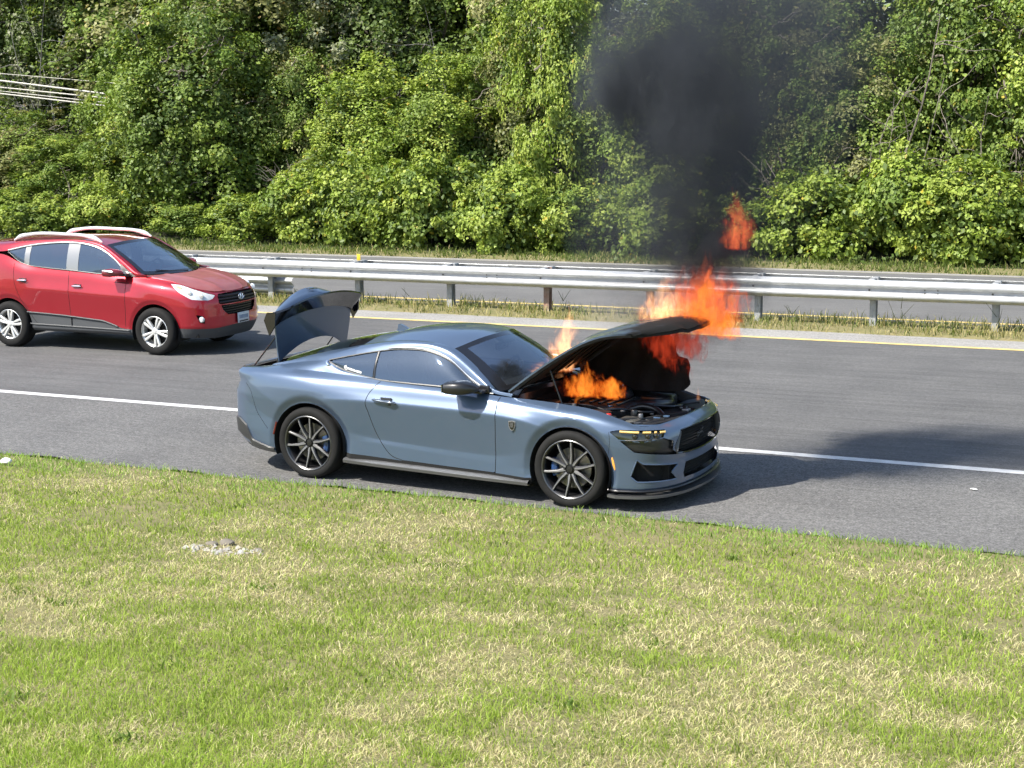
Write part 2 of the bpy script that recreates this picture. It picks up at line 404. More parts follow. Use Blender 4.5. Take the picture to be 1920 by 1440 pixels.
def mir(V):
    V = np.array(V, float); V[..., 1] *= -1; return V

def mkg(name, P, m, parent, keep=None, **k):
    F = gridF(*P.shape[:2])
    if keep is not None: F = F[keep.ravel()]
    return mk(name, P.reshape(-1, 3), F, m, parent, **k)

def pieces(S_, lab, start):
    """relabel all but the largest connected patch of a label; returns the new labels"""
    m = S_.lab == lab; seen = np.zeros_like(m); comps = []
    for i, j in zip(*np.nonzero(m)):
        if seen[i, j]: continue
        st_ = [(i, j)]; seen[i, j] = True; c = []
        while st_:
            a, b = st_.pop(); c.append((a, b))
            for x, y in ((a+1, b), (a-1, b), (a, b+1), (a, b-1)):
                if 0 <= x < m.shape[0] and 0 <= y < m.shape[1] and m[x, y] and not seen[x, y]: seen[x, y] = True; st_.append((x, y))
        comps.append(c)
    comps.sort(key=len, reverse=True); out = []
    for k, c in enumerate(comps[1:]):
        for a, b in c: S_.lab[a, b] = start+k
        if len(c) > 3: out.append(start+k)
    return out
# ------------------------------------------------------------------ noise for layout
class VNoise:
    def __init__(s, seed, n=256): s.g = np.random.default_rng(seed).random((n, n)); s.n = n
    def __call__(s, x, y):
        x = np.asarray(x, float); y = np.asarray(y, float)
        i = np.floor(x).astype(int); j = np.floor(y).astype(int); u = x-i; v = y-j; u = u*u*(3-2*u); v = v*v*(3-2*v)
        g = lambda a, b: s.g[a % s.n, b % s.n]
        return (g(i, j)*(1-u)+g(i+1, j)*u)*(1-v)+(g(i, j+1)*(1-u)+g(i+1, j+1)*u)*v
    def fbm(s, x, y, o=4):
        r = 0; a = .5
        for k in range(o): r = r+a*s(x*2**k+k*17.3, y*2**k+k*9.1); a *= .5
        return r/(1-.5**o)
N1, N2, N3 = VNoise(1), VNoise(2), VNoise(3)

ROAD_NEAR, WHITE_Y, YEL_Y, MED_NEAR, MED_FAR, FYEL_Y, ROAD_FAR = 12.08, 15.05, 23.25, 24.2, 25.75, 26.15, 34.3
def ground_z(x, y):
    x = np.asarray(x, float); y = np.asarray(y, float)
    d = ROAD_NEAR+.02-y
    bank = np.where(d > 0, .12*np.maximum(d-.35, 0)+.02*np.minimum(np.maximum(d, 0), .35)/.35, 0)
    bank = bank + np.where(d > 1, .05*(N1.fbm(x*.5, y*.5)-.5), 0) + np.where(d > 0, .02*np.minimum(d/.2, 1), 0)
    z = np.where(y < ROAD_NEAR, bank, -.06)
    m = (y > MED_NEAR) & (y < MED_FAR); z = np.where(m, .03*np.clip(np.minimum(y-MED_NEAR, MED_FAR-y)/.15, 0, 1)+.0, z)
    f = np.maximum(y-ROAD_FAR, 0); hill = .02*np.minimum(f, 1)+np.clip(f-2.5, 0, 40)*.16+np.clip(f-9, 0, 14)*.12
    hill = np.minimum(hill, 6.0)
    return np.where(y > ROAD_FAR, hill+np.where(f > 2, .25*(N2.fbm(x*.3, y*.3)-.5), 0), z)

# ------------------------------------------------------------------ asphalt, soil, paint
def asphalt(name, c1, c2, speck, streak=.25):
    m = bpy.data.materials.new(name); m.use_nodes = True; t = m.node_tree; b = t.nodes['Principled BSDF']
    tc = t.nodes.new('ShaderNodeTexCoord'); O = tc.outputs['Object']
    def noise(sc, det, stretch=None):
        n = t.nodes.new('ShaderNodeTexNoise'); n.inputs['Scale'].default_value = sc; n.inputs['Detail'].default_value = det; n.inputs['Roughness'].default_value = .65
        if stretch:
            mp = t.nodes.new('ShaderNodeMapping'); mp.inputs['Scale'].default_value = stretch; _lk(t, O, mp.inputs[0]); _lk(t, mp.outputs[0], n.inputs['Vector'])
        else: _lk(t, O, n.inputs['Vector'])
        return n.outputs['Fac']
    def ramp(f, a, c, lo, hi):
        r = t.nodes.new('ShaderNodeMapRange'); r.inputs[1].default_value = a; r.inputs[2].default_value = c; r.inputs[3].default_value = lo; r.inputs[4].default_value = hi; _lk(t, f, r.inputs[0]); return r.outputs[0]
    def mul(a, c):
        r = t.nodes.new('ShaderNodeMath'); r.operation = 'MULTIPLY'; _lk(t, a, r.inputs[0]); _lk(t, c, r.inputs[1]); return r.outputs[0]
    big = ramp(noise(.9, 5), .3, .7, 0, 1)
    x = t.nodes.new('ShaderNodeMix'); x.data_type = 'RGBA'; _lk(t, big, x.inputs[0]); x.inputs[6].default_value = (*c1, 1); x.inputs[7].default_value = (*c2, 1)
    k = mul(ramp(noise(52, 2), .3, .7, 1-speck, 1+speck), ramp(noise(2.2, 4, (.12, 3.2, 1)), .3, .7, 1-streak, 1+streak))
    k = mul(k, ramp(noise(17, 3), .35, .65, 1-speck*.5, 1+speck*.5))
    v = t.nodes.new('ShaderNodeVectorMath'); v.operation = 'SCALE'; _lk(t, x.outputs[2], v.inputs[0]); _lk(t, k, v.inputs['Scale'])
    _lk(t, v.outputs[0], b.inputs['Base Color']); b.inputs['Roughness'].default_value = .85; b.inputs['Specular IOR Level'].default_value = .35
    u = t.nodes.new('ShaderNodeBump'); u.inputs['Strength'].default_value = .5; u.inputs['Distance'].default_value = .006; _lk(t, noise(120, 2), u.inputs['Height']); _lk(t, u.outputs[0], b.inputs['Normal'])
    return m
M_LANE = asphalt('lane_asphalt', (.090, .089, .089), (.122, .120, .118), .30, .18)
M_SHLD = asphalt('shoulder_asphalt', (.105, .103, .101), (.148, .145, .14), .5, .08)
M_PALE = asphalt('pale_shoulder_asphalt', (.24, .232, .22), (.30, .29, .272), .35, .1)
M_FARL = asphalt('far_lane_asphalt', (.115, .113, .112), (.145, .143, .14), .15, .12)
M_WHITE = mat('white_road_paint', (.74, .74, .72), .6, var=(9, (.46, .45, .44), .25), bump=(120, .3, .003))
M_YEL = mat('yellow_road_paint', (.78, .56, .16), .6, var=(7, (.52, .42, .2), .22), bump=(120, .3, .003))
M_SOIL = mat('thatch_and_soil', (.24, .20, .10), .95, var=(3.5, (.15, .15, .05), .2), bump=(40, .8, .03))
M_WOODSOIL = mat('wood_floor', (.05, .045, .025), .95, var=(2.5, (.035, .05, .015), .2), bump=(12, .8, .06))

# ------------------------------------------------------------------ ground: one sheet, denser near the road
gx = np.concatenate([np.linspace(-600, -60, 10), np.linspace(-55, 25, 161), np.linspace(32, 600, 10)])
gy = np.concatenate([np.linspace(-300, -6, 8), np.linspace(-5, 11.5, 67), np.linspace(11.6, 12.5, 19), np.linspace(12.8, 24, 8), np.linspace(24.1, 26, 20), np.linspace(26.4, 34, 8), np.linspace(34.3, 62, 57), np.linspace(70, 800, 10)])
GX, GY = np.meshgrid(gx, gy, indexing='ij')
Pg = np.stack([GX, GY, ground_z(GX, GY)], -1)
ground = mkg('ground', Pg, M_SOIL, None, sharp=0); ground.data.materials.append(M_WOODSOIL)
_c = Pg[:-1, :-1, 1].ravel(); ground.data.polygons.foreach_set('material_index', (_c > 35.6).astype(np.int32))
tag(ground, kind='structure')

def strip(name, y0, y1, z, m, x0=-150, x1=150, n=300, wob=(0, 0)):
    x = np.linspace(x0, x1, n)
    a = y0+wob[0]*(N3.fbm(x*1.7, x*0+3)-.5); b = y1+wob[1]*(N3.fbm(x*1.7, x*0+9)-.5)
    P = np.stack([np.stack([x, a, x*0+z], -1), np.stack([x, b, x*0+z], -1)], 1)
    o = mkg(name, P, m, None); tag(o, kind='structure'); return o
strip('shoulder', ROAD_NEAR, WHITE_Y, 0, M_SHLD, n=6000, wob=(.30, 0))
strip('road', WHITE_Y, YEL_Y, 0, M_LANE)
strip('median_shoulder', YEL_Y, MED_NEAR, 0, M_PALE, n=1200, wob=(0, .12))
strip('far_road', MED_FAR, ROAD_FAR-.28, 0, M_FARL, n=1200, wob=(.1, 0))
strip('far_shoulder', ROAD_FAR-.28, ROAD_FAR+.05, .004, M_PALE, n=1200, wob=(.05, .12))
strip('edge_marking', WHITE_Y-.075, WHITE_Y+.075, .004, M_WHITE, n=1500, wob=(.012, .012))
strip('median_edge_marking', YEL_Y-.07, YEL_Y+.07, .004, M_YEL, n=1500, wob=(.012, .012))
strip('far_edge_marking', FYEL_Y-.07, FYEL_Y+.07, .004, M_YEL, n=800, wob=(.012, .012))
for k, (a, b) in enumerate([(-21.9, -21.2), (-17.1, -16.6), (-15.8, -15.0), (-12.9, -12.3), (-9.9, -9.3), (-6.55, -5.6), (-3.4, -2.6), (-27, -26.2)]):
    strip('lane_marking', 32.75, 32.87, .004, M_WHITE, a, b, 12, (.01, .01))

# ------------------------------------------------------------------ blades of grass
def blades(name, X, Y, Z, H, Wd, lean, colr, parent=None, m=None, label=None, cat='grass'):
    n = len(X); a = RNG.random(n)*2*np.pi; dx = np.cos(a); dy = np.sin(a)
    b = RNG.random(n)*2*np.pi; lx = np.cos(b)*lean*H; ly = np.sin(b)*lean*H; hz = H*np.sqrt(np.maximum(1-lean**2, .05))
    V = np.empty((n, 5, 3)); B = np.stack([X, Y, Z-.005], -1); w = np.stack([dx*Wd, dy*Wd, 0*dx], -1)
    mid = B+np.stack([lx*.38, ly*.38, hz*.58], -1); tip = B+np.stack([lx*1.05, ly*1.05, hz*(1-.25*lean)], -1)
    V[:, 0] = B-w; V[:, 1] = B+w; V[:, 2] = mid+w*.8; V[:, 3] = mid-w*.8; V[:, 4] = tip
    F = (np.array([[0, 1, 2], [0, 2, 3], [3, 2, 4]])[None]+(np.arange(n)*5)[:, None, None]).reshape(-1, 3)
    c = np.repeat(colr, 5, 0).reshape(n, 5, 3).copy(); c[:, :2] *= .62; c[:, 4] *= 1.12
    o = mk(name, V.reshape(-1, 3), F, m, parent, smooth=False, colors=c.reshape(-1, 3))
    tag(o, label, cat, kind='stuff'); return o
def leafmat(name, trans=.3, rough=.55, spec=.3):
    m = bpy.data.materials.new(name); m.use_nodes = True; t = m.node_tree; b = t.nodes['Principled BSDF']
    a = t.nodes.new('ShaderNodeAttribute'); a.attribute_name = 'tint'; _lk(t, a.outputs['Color'], b.inputs['Base Color'])
    b.inputs['Roughness'].default_value = rough; b.inputs['Specular IOR Level'].default_value = spec
    d = t.nodes.new('ShaderNodeBsdfTranslucent'); g = t.nodes.new('ShaderNodeMix'); g.data_type = 'RGBA'; g.blend_type = 'MULTIPLY'; g.inputs[0].default_value = 1; g.inputs[7].default_value = (1.0, 1.05, .6, 1)
    _lk(t, a.outputs['Color'], g.inputs[6]); _lk(t, g.outputs[2], d.inputs[0])
    x = t.nodes.new('ShaderNodeMixShader'); x.inputs[0].default_value = trans; _lk(t, b.outputs[0], x.inputs[1]); _lk(t, d.outputs[0], x.inputs[2])
    _lk(t, x.outputs[0], t.nodes['Material Output'].inputs[0]); return m
M_BLADE = leafmat('grass_blade', .42, .6, .25)
def mixc(a, b, k): return np.asarray(a)[None]*(1-k[:, None])+np.asarray(b)[None]*k[:, None]
STONE_XY = (-6.04, 8.72)
def make_lawn(n=435000):
    u = RNG.random(n); y0, y1 = 3.4, ROAD_NEAR+.02
    Y = (y0**-.8+u*(y1**-.8-y0**-.8))**(-1/.8)
    xl = -1.18*Y+1.6-1.5-.0*Y; xr = .1*Y-.2+1.0
    xl = np.minimum(-.92*Y-1.2, -3.0); xr = -.02*Y+.9
    X = xl+(xr-xl)*RNG.random(n)
    out_ = RNG.random(n) < .14; X = np.where(out_, np.where(RNG.random(n) < .5, xr+2.6*RNG.random(n), xl-1.8*RNG.random(n)), X)
    Y = Y+.26*(N3.fbm(X*1.7, X*0+3)-.5)*np.clip((Y-11.2)/.6, 0, 1)+(RNG.random(n) < .10)*np.abs(RNG.normal(size=n))*.07*(Y > 11.7)
    dry = N1.fbm(X*.7, Y*.55, 4)*.42+N2.fbm(X*2.6, Y*2.6, 3)*.38+N3.fbm(X*7, Y*7, 2)*.20
    dry = np.clip((dry-.475)*8+.12*(9.5-Y)*.3, 0, 1)
    edge = np.clip((Y-10.9)/1.0, 0, 1); dry = dry*(1-.75*edge)
    sd = np.hypot(X-STONE_XY[0], (Y-STONE_XY[1])*1.3); dry = np.where(sd < .55, np.maximum(dry, .85), dry)
    straw = RNG.random(n) < dry*.74+.05
    keep = ~((sd < .27) & (RNG.random(n) < .42)) & ~((sd < .34) & (RNG.random(n) < .4))
    bare = N3.fbm(X*1.3+40, Y*1.3, 3) > .68; keep &= ~(bare & (RNG.random(n) < .5))
    tuft = N2.fbm(X*3.1+7, Y*3.1, 2)
    H = np.where(straw, .026+.034*RNG.random(n), .022+.050*RNG.random(n)*(.55+.9*tuft)); H *= 1+.45*edge+.25*(RNG.random(n) < .03)
    lean = np.where(straw, .6+.38*RNG.random(n), .25+.68*RNG.random(n))
    Wd = np.where(out_, 2.0, 1.0)*(.0015+.0012*RNG.random(n))*np.clip(Y/7, .8, 1.5)
    g = mixc((.20, .305, .034), (.44, .545, .10), RNG.random(n)); g = g*(.75+.5*N3.fbm(X*1.1, Y*1.1)[:, None])
    g = np.where((edge > .3)[:, None], g*np.array([.82, .95, 1.05]), g)
    s = mixc((.64, .57, .30), (.84, .76, .46), RNG.random(n)); s = np.where((RNG.random(n) < .15)[:, None], s*.45, s)
    c = np.where(straw[:, None], s, g)
    k = np.nonzero(keep)[0]
    return blades('lawn_grass', X[k], Y[k], ground_z(X[k], Y[k]), H[k], Wd[k], lean[k], c[k], m=M_BLADE, label='mown green and straw coloured grass on the bank below the shoulder')
make_lawn()
def lawn_weeds():
    r = np.random.default_rng(31); X, Y, H, W, Ln, C = [], [], [], [], [], []
    for k in range(26):
        y = 4.2+7.6*r.random(); x = (-.95*y-.5)+(.93*y+.6)*r.random(); n = int(14+26*r.random()); sp_ = .03+.06*r.random()
        X.append(x+r.normal(size=n)*sp_); Y.append(y+r.normal(size=n)*sp_); H.append(.035+.05*r.random(n)); W.append(.004+.004*r.random(n)); Ln.append(.45+.5*r.random(n)); C.append(mixc((.10, .16, .028), (.2, .29, .05), r.random(n)))
    X, Y, H, W, Ln = map(np.concatenate, (X, Y, H, W, Ln)); C = np.vstack(C); k = Y < ROAD_NEAR-.1
    blades('lawn_weeds', X[k], Y[k], ground_z(X[k], Y[k]), H[k], W[k], Ln[k], C[k], m=M_BLADE, label='darker broad leaved weeds dotted through the lawn', cat='weeds')
lawn_weeds()
def strip_grass(name, n, x0, x1, y0, y1, h0, h1, dryp, label, wd=.004):
    X = x0+(x1-x0)*RNG.random(n); Y = y0+(y1-y0)*RNG.random(n)
    cl = N1.fbm(X*.9, Y*2, 3); k = RNG.random(n) < np.clip((cl-.25)*3, .15, 1); X, Y = X[k], Y[k]; n = len(X)
    H = h0+(h1-h0)*RNG.random(n)**2*(.4+1.2*N2.fbm(X*1.4, Y*3)); straw = RNG.random(n) < dryp*(.4+1.2*N3.fbm(X*.8, Y*2))
    c = np.where(straw[:, None], mixc((.46, .40, .17), (.6, .52, .26), RNG.random(n)), mixc((.09, .14, .03), (.2, .25, .06), RNG.random(n)))
    return blades(name, X, Y, ground_z(X, Y), H, wd*(.7+.6*RNG.random(n)), .15+.6*RNG.random(n), c, m=M_BLADE, label=label)
strip_grass('median_grass', 26000, -32, 4, MED_NEAR-.06, MED_FAR-.1, .06, .24, .55, 'yellowish tufted grass and weeds along the median below the guardrail', .006)
strip_grass('verge_grass', 30000, -42, 6, ROAD_FAR+.1, ROAD_FAR+2.4, .05, .24, .10, 'green verge grass between the far road and the woods', .010)

# weeds standing by the rail
for k, (x, hgt) in enumerate([(-12.9, .5), (-11.6, .42), (-4.15, .62), (-5.9, .5), (-2.7, .55), (-10.0, .45)]):
    y = 24.62+.05*k; ps = []
    for b in range(4):
        a = RNG.random()*6.28; L = hgt*(.5+.5*RNG.random()); tt = np.linspace(0, 1, 6)[:, None]; l = .25+.25*RNG.random()
        z0 = 0 if b == 0 else hgt*(.2+.4*RNG.random())
        ps.append(tube(np.array([x, y, z0])+tt*np.array([math.cos(a)*l*L, math.sin(a)*l*L, L*.9*(1 if b == 0 else .5)]), np.linspace(.006, .0025, 6), 4))
    o = mk('weed', *J(*ps), mat('weed_stem', (.05, .06, .025), .8))
    tag(o, ['thin dark weed below the rail left of the coupe roof', 'short dark weed below the rail above the coupe roof', 'branched dark weed beside the second post from the right', 'thin weed between two posts right of the smoke', 'tall weed by the rightmost post', 'short weed by the post nearest the flames'][k], 'weed')

# ------------------------------------------------------------------ pale stone in the lawn, litter
def rock(name, loc, size, m, seed, label, cat, flat=.5):
    bm = bmesh.new(); bmesh.ops.create_icosphere(bm, subdivisions=3, radius=1); r = np.random.default_rng(seed); ns = [(r.normal(size=3), r.random()*.25) for _ in range(14)]
    for v in bm.verts:
        p = np.array(v.co)
        for n_, d in ns:
            n1 = n_/np.linalg.norm(n_); e = p@n1-(1-d)
            if e > 0: p = p-n1*e*.9
        v.co = Vector(p*np.array([size[0], size[1], size[2]]))
    V = [tuple(v.co) for v in bm.verts]; bm.verts.index_update(); F = [tuple(v.index for v in f.verts) for f in bm.faces]; bm.free()
    o = mk(name, V, F, m, sharp=25); o.location = loc; return tag(o, label, cat)
M_STONE = mat('pale_concrete', (.42, .41, .38), .9, var=(22, (.24, .21, .16), .16), bump=(40, .7, .01))
zs = float(ground_z(*STONE_XY))
_ps = []; _r = np.random.default_rng(5)
for k in range(90):
    a_ = _r.random()*6.283; d_ = _r.random()**.6; x_, y_ = .30*d_*math.cos(a_), -.06+.17*d_*math.sin(a_); s_ = .007+.024*_r.random()**2
    V_ = np.array([(1, 0, 0), (-1, 0, 0), (0, 1, 0), (0, -1, 0), (0, 0, .8), (0, 0, -.6)])*s_*(.6+.8*_r.random((6, 1)))+_r.normal(size=(6, 3))*s_*.15
    z_ = float(ground_z(STONE_XY[0]+x_, STONE_XY[1]+y_)); _ps.append((V_+np.array([STONE_XY[0]+x_, STONE_XY[1]+y_, z_+s_*.15]), [(0, 2, 4), (2, 1, 4), (1, 3, 4), (3, 0, 4), (2, 0, 5), (1, 2, 5), (3, 1, 5), (0, 3, 5)]))
tag(mk('pale_gravel', *J(*_ps), M_STONE, smooth=False), 'bare spot of pale broken stone in the lawn at the left', 'gravel', kind='stuff')
for k, (dx, dy, s) in enumerate([(-.2, .1, .05), (-.12, .17, .06), (.2, .08, .04), (.27, .0, .035)]):
    rock('pebble', (STONE_XY[0]+dx, STONE_XY[1]+dy, zs-.008), (s, s*.8, s*.5), mat('brown_stone', (.17, .15, .12), .9, bump=(40, .5, .01)), 10+k,
         ['small brown stone at the left rim of the dry lawn patch', 'brown stone at the upper left of the dry lawn patch', 'small brown stone at the upper right of the dry lawn patch', 'smallest brown stone right of the dry lawn patch'][k], 'stone')
M_PAPER = mat('white_paper', (.8, .8, .78), .7)
rock('paper_litter', (-10.41, 11.38, float(ground_z(-10.41, 11.38))+.04), (.06, .05, .035), M_PAPER, 21, 'crumpled white paper on the grass at the left edge', 'litter')
rock('paper_scrap', (-1.67, 14.16, .012), (.035, .02, .008), M_PAPER, 22, 'tiny white scrap on the shoulder at the right', 'litter')

# ------------------------------------------------------------------ guardrail
M_GALV = mat('galvanised_rail', (.55, .56, .57), .45, .35, var=(5, (.42, .43, .44), .2), rvar=(9, .3, .55))
M_POST = mat('galvanised_post', (.40, .41, .42), .55, .3, var=(12, (.28, .285, .29), .2))
M_BOLT = mat('dark_bolt', (.12, .11, .10), .6, .5)
RAIL_Y, POST_X0 = 24.80, -16.074
WP = [(0, .470), (-.012, .476), (-.035, .492), (-.072, .515), (-.083, .53), (-.083, .565), (-.072, .58), (-.02, .608), (-.006, .62), (-.004, .632), (-.006, .644), (-.02, .656), (-.072, .684), (-.083, .70), (-.083, .735), (-.072, .75), (-.035, .773), (-.012, .788), (0, .794)]
rail_root = empty('guardrail', (0, RAIL_Y, 0), 0, 'galvanised double sided W beam guardrail along the grassy median', 'guardrail')
def wbeam(L, sgn):
    p = curve([(0, a, b) for a, b in WP], 37, True); P = np.empty((5, 37, 3)); P[:] = p[None]; P[..., 0] = np.linspace(-L/2, L/2, 5)[:, None]; P[..., 1] *= sgn
    return slab(P if sgn > 0 else P[:, ::-1], .004)
fr_me = None; LP = 3.81
for side in (0, 1):
    proto = None
    for k in range(-5, 7):
        xc = POST_X0+.95+k*LP+1.9
        if proto is None: o = mk('rail_panel', *wbeam(LP+.16, 1 if side == 0 else -1), M_GALV, rail_root, sharp=50); proto = o
        else: o = proto.copy(); COL.objects.link(o); o.parent = rail_root
        o.location = (xc, (0 if side == 0 else .50)-(.004 if k % 2 else 0)*(1 if side == 0 else -1), .003*(k % 2))
def ibeam():
    w, d, t = .10, .15, .006; z0, z1 = -.3, .80
    return J(box((0, -d/2, (z0+z1)/2), (w, t, z1-z0)), box((0, d/2, (z0+z1)/2), (w, t, z1-z0)), box((0, 0, (z0+z1)/2), (t, d-t, z1-z0)))
pp = pb = bl = None
for k in range(-10, 12):
    x = POST_X0+1.905*k
    if pp is None:
        pp = mk('post', *ibeam(), M_POST, rail_root, smooth=False); pb = mk('offset_block', *bbox((0, 0, .635), (.10, .165, .34), .008), M_POST, rail_root)
        bl = mk('bolt', *lathe([(0, -.012), (.016, -.012), (.018, 0), (.018, .01)], 8), M_BOLT, rail_root); o1, o2, o3, o4 = pp, pb, pb.copy(), bl; COL.objects.link(o3); o3.parent = rail_root
    else:
        o1, o2, o3, o4 = pp.copy(), pb.copy(), pb.copy(), bl.copy()
        for o in (o1, o2, o3, o4): COL.objects.link(o); o.parent = rail_root
    if k == 3: o1.data = o1.data.copy(); o1.data.materials[0] = mat('reddish_post', (.26, .12, .08), .85, .1, var=(9, (.34, .31, .29), .2)); o1['label'] = 'reddish post'  # this one post is mottled reddish brown and grey
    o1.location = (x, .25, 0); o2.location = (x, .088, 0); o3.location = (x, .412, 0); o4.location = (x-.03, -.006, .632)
for k in range(-5, 7):
    xc = POST_X0+.95+k*LP+1.9+LP/2
    for dx in (-.1, .1):
        for dz in (.605, .66):
            o = bl.copy(); COL.objects.link(o); o.parent = rail_root; o.location = (xc+dx, -.03, dz); o.scale = (.7, .7, .7)
mk('reflector', *bbox((POST_X0+1.905, .25, .87), (.075, .012, .12), .02), mat('yellow_reflector', (.75, .5, .04), .35), rail_root)
# a lower rub rail behind the posts at the left
o = mk('rub_rail', *wbeam(5.0, 1), M_GALV, rail_root); o.location = (POST_X0-2.1, .38, -.36)
# ================================================================== the burning coupe
M_BLUE = mat('vapour_blue_paint', (.082, .120, .188), .32, .42, 1.0, var=(2.0, (.087, .127, .197), .3), coat_rough=.012)
M_BLACK = mat('satin_black_trim', (.012, .012, .013), .35, 0, .3)
M_GLOSSB = mat('gloss_black', (.008, .008, .009), .12, 0, 1.0)
M_SOOT = mat('sooty_black', (.006, .006, .006), .9, var=(6, (.014, .012, .011), .25), bump=(18, .5, .02))
M_UNDER = mat('underbody_black', (.006, .006, .006), .95)
M_SKIRT = mat('grey_side_skirt', (.07, .07, .07), .42, 0, .4)
M_TYRE = mat('tyre_rubber', (.009, .009, .009), .82, spec=.25, var=(14, (.016, .0155, .015), .25), bump=(60, .25, .003))
M_RIM = mat('dark_alloy', (.022, .022, .024), .38, .3, .2)
M_EDGE = mat('machined_alloy', (.24, .24, .25), .35, .45)
M_DISC = mat('brake_steel', (.22, .21, .20), .4, .9)
M_CAL = mat('blue_caliper', (.025, .06, .16), .35, 0, .6)
M_CHROME = mat('chrome_trim', (.75, .75, .76), .12, 1.0)
M_AMBER = mat('amber_lens', (.65, .28, .05), .25, 0, .5, emit=((1, .5, .12), .25))
M_DRL = mat('lit_amber_strip', (.62, .44, .16), .3, 0, .5, emit=((1, .66, .22), .22))
M_RED = mat('red_lens', (.10, .005, .005), .2, 0, .8)
M_LAMPG = mat('smoked_lamp_lens', (.012, .014, .008), .12, 0, .8, var=(9, (.025, .028, .014), .25))
M_SIDEG = glass('tinted_side_glass', (.16, .19, .22), (.13, .18, .26), .27, .04, 1.1, (.55, .72, 1))
M_WSG = glass('windscreen_glass', (.55, .60, .63), (.10, .12, .14), .03, 0, .38)
M_REARG = glass('dark_rear_glass', (.05, .055, .06), (.02, .022, .025), .3, .02)
M_INT = mat('dark_interior', (.018, .018, .02), .7)
M_PLATE = mat('bay_plastic', (.010, .011, .013), .6, 0, .05, bump=(30, .2, .004))
M_ALU = mat('bare_alloy_part', (.26, .26, .27), .45, .8, var=(20, (.05, .05, .05), .15))

CPSI = -.049
_ca, _sa = math.cos(CPSI), math.sin(CPSI)
C_LOC = (-4.844-.935*_sa, 12.179+.935*_ca, 0)
coupe = empty('coupe', C_LOC, CPSI, 'light blue two door coupe on fire with bonnet and boot lid raised', 'car')

def both(name, V, F, m, root, **k):
    a = mk(name, V, F, m, root, **k); b = mk(name, mir(V), F, m, root, **k); return a, b

S = Shell(MU_KEYS, arches=MU_ARCH, facets=((-3.62, .95, -3.06, .70, .16, .03, -2.98),))
S.lab[:] = 3                                                            # 3 quarter panel
S.mark(1, [(-.72, 1.2), (-.72, .77), (-.74, .2), (-.74, 0), (2, 0), (2, 1.2)])     # front wing
S.lab[S.q[:-1] < .72] = 4
S.mark(4, [(-1, 0), (1.235, 0), (1.235, .50), (1.215, .62), (1.225, .71), (1.121, .725), (.69, .72), (.69, 1), (-1, 1)], 'q')   # front bumper
S.mark(5, [(4.80, .0), (4.80, .44), (4.95, .60), (5.02, .80), (5.10, .86), (9, .86), (9, 0)], 'q')                             # rear bumper
DOOR = [(-.72, .77), (-.74, .25), (-.76, .238), (-1.70, .262), (-1.81, .29), (-1.93, .41), (-2.05, .70), (-2.07, .77), (-2.05, .86), (-2.0, .93), (-1.95, 1.1), (-.70, 1.1)]
S.mark(2, DOOR, 'x')
S.mark(6, [(-.36, .225), (-.72, .236), (-1.70, .258), (-2.36, .285), (-2.36, .0), (-.36, .0)], 'x')
for ax, az, r, w, a in MU_ARCH: S.mark(0, circ(ax, az, r, .2), 'x')
LENS = [(1.225, .71), (1.121, .727), (.691, .716), (.73, .655), (.925, .628), (1.134, .645)]
LTRIM = [(1.134, .638), (.925, .622), (.73, .650), (.613, .612), (.626, .537), (.54, .480), (1.004, .536)]
GRILLE = [(-.1, .692), (.03, .692), (.30, .695), (.495, .688), (.60, .56), (.56, .495), (.352, .474), (.0, .460), (-.1, .46)]
INTAKE = [(.978, .470), (.925, .432), (.52, .395), (.62, .335), (.547, .262), (.978, .272), (1.035, .319)]
LOWER = [(-.1, .385), (.40, .388), (.455, .30), (.43, .256), (-.1, .245)]
S.mark(7, LENS, 'q'); S.mark(8, LTRIM, 'q'); S.mark(9, GRILLE, 'q'); S.mark(10, INTAKE, 'q'); S.mark(11, LOWER, 'q')
TAIL = [(5.33, .935), (9, .90), (9, .79), (5.40, .80), (5.25, .86)]
S.mark(12, TAIL, 'q')
PV = S.P.reshape(-1, 3)
both('front_wing', PV, S.faces([1]), M_BLUE, coupe, sharp=30)
doorN, doorF = both('door', PV, S.faces([2]), M_BLUE, coupe, sharp=30)
for lb in pieces(S, 3, 40): both('rear_panel', PV, S.faces([lb]), M_BLUE, coupe, sharp=30)
both('rear_quarter', PV, S.faces([3]), M_BLUE, coupe, sharp=30)
def centred(name, labs, m, root, off=0, dil=0, sharp=30):
    V = PV - (S.N.reshape(-1, 3)*off if off else 0); f = S.faces(labs, dil)
    return mk(name, *J((V, f), (mir(V), f[:, ::-1])), m, root, sharp=sharp)
bumper = centred('front_bumper', [4], M_BLUE, coupe)
rbumper = centred('rear_bumper', [5], M_BLUE, coupe)
both('rocker_recess', PV, S.faces([6]), M_UNDER, coupe)
centred('tail_lamp_panel', [12], M_GLOSSB, coupe, .012, 1)
NV = S.N.reshape(-1, 3)
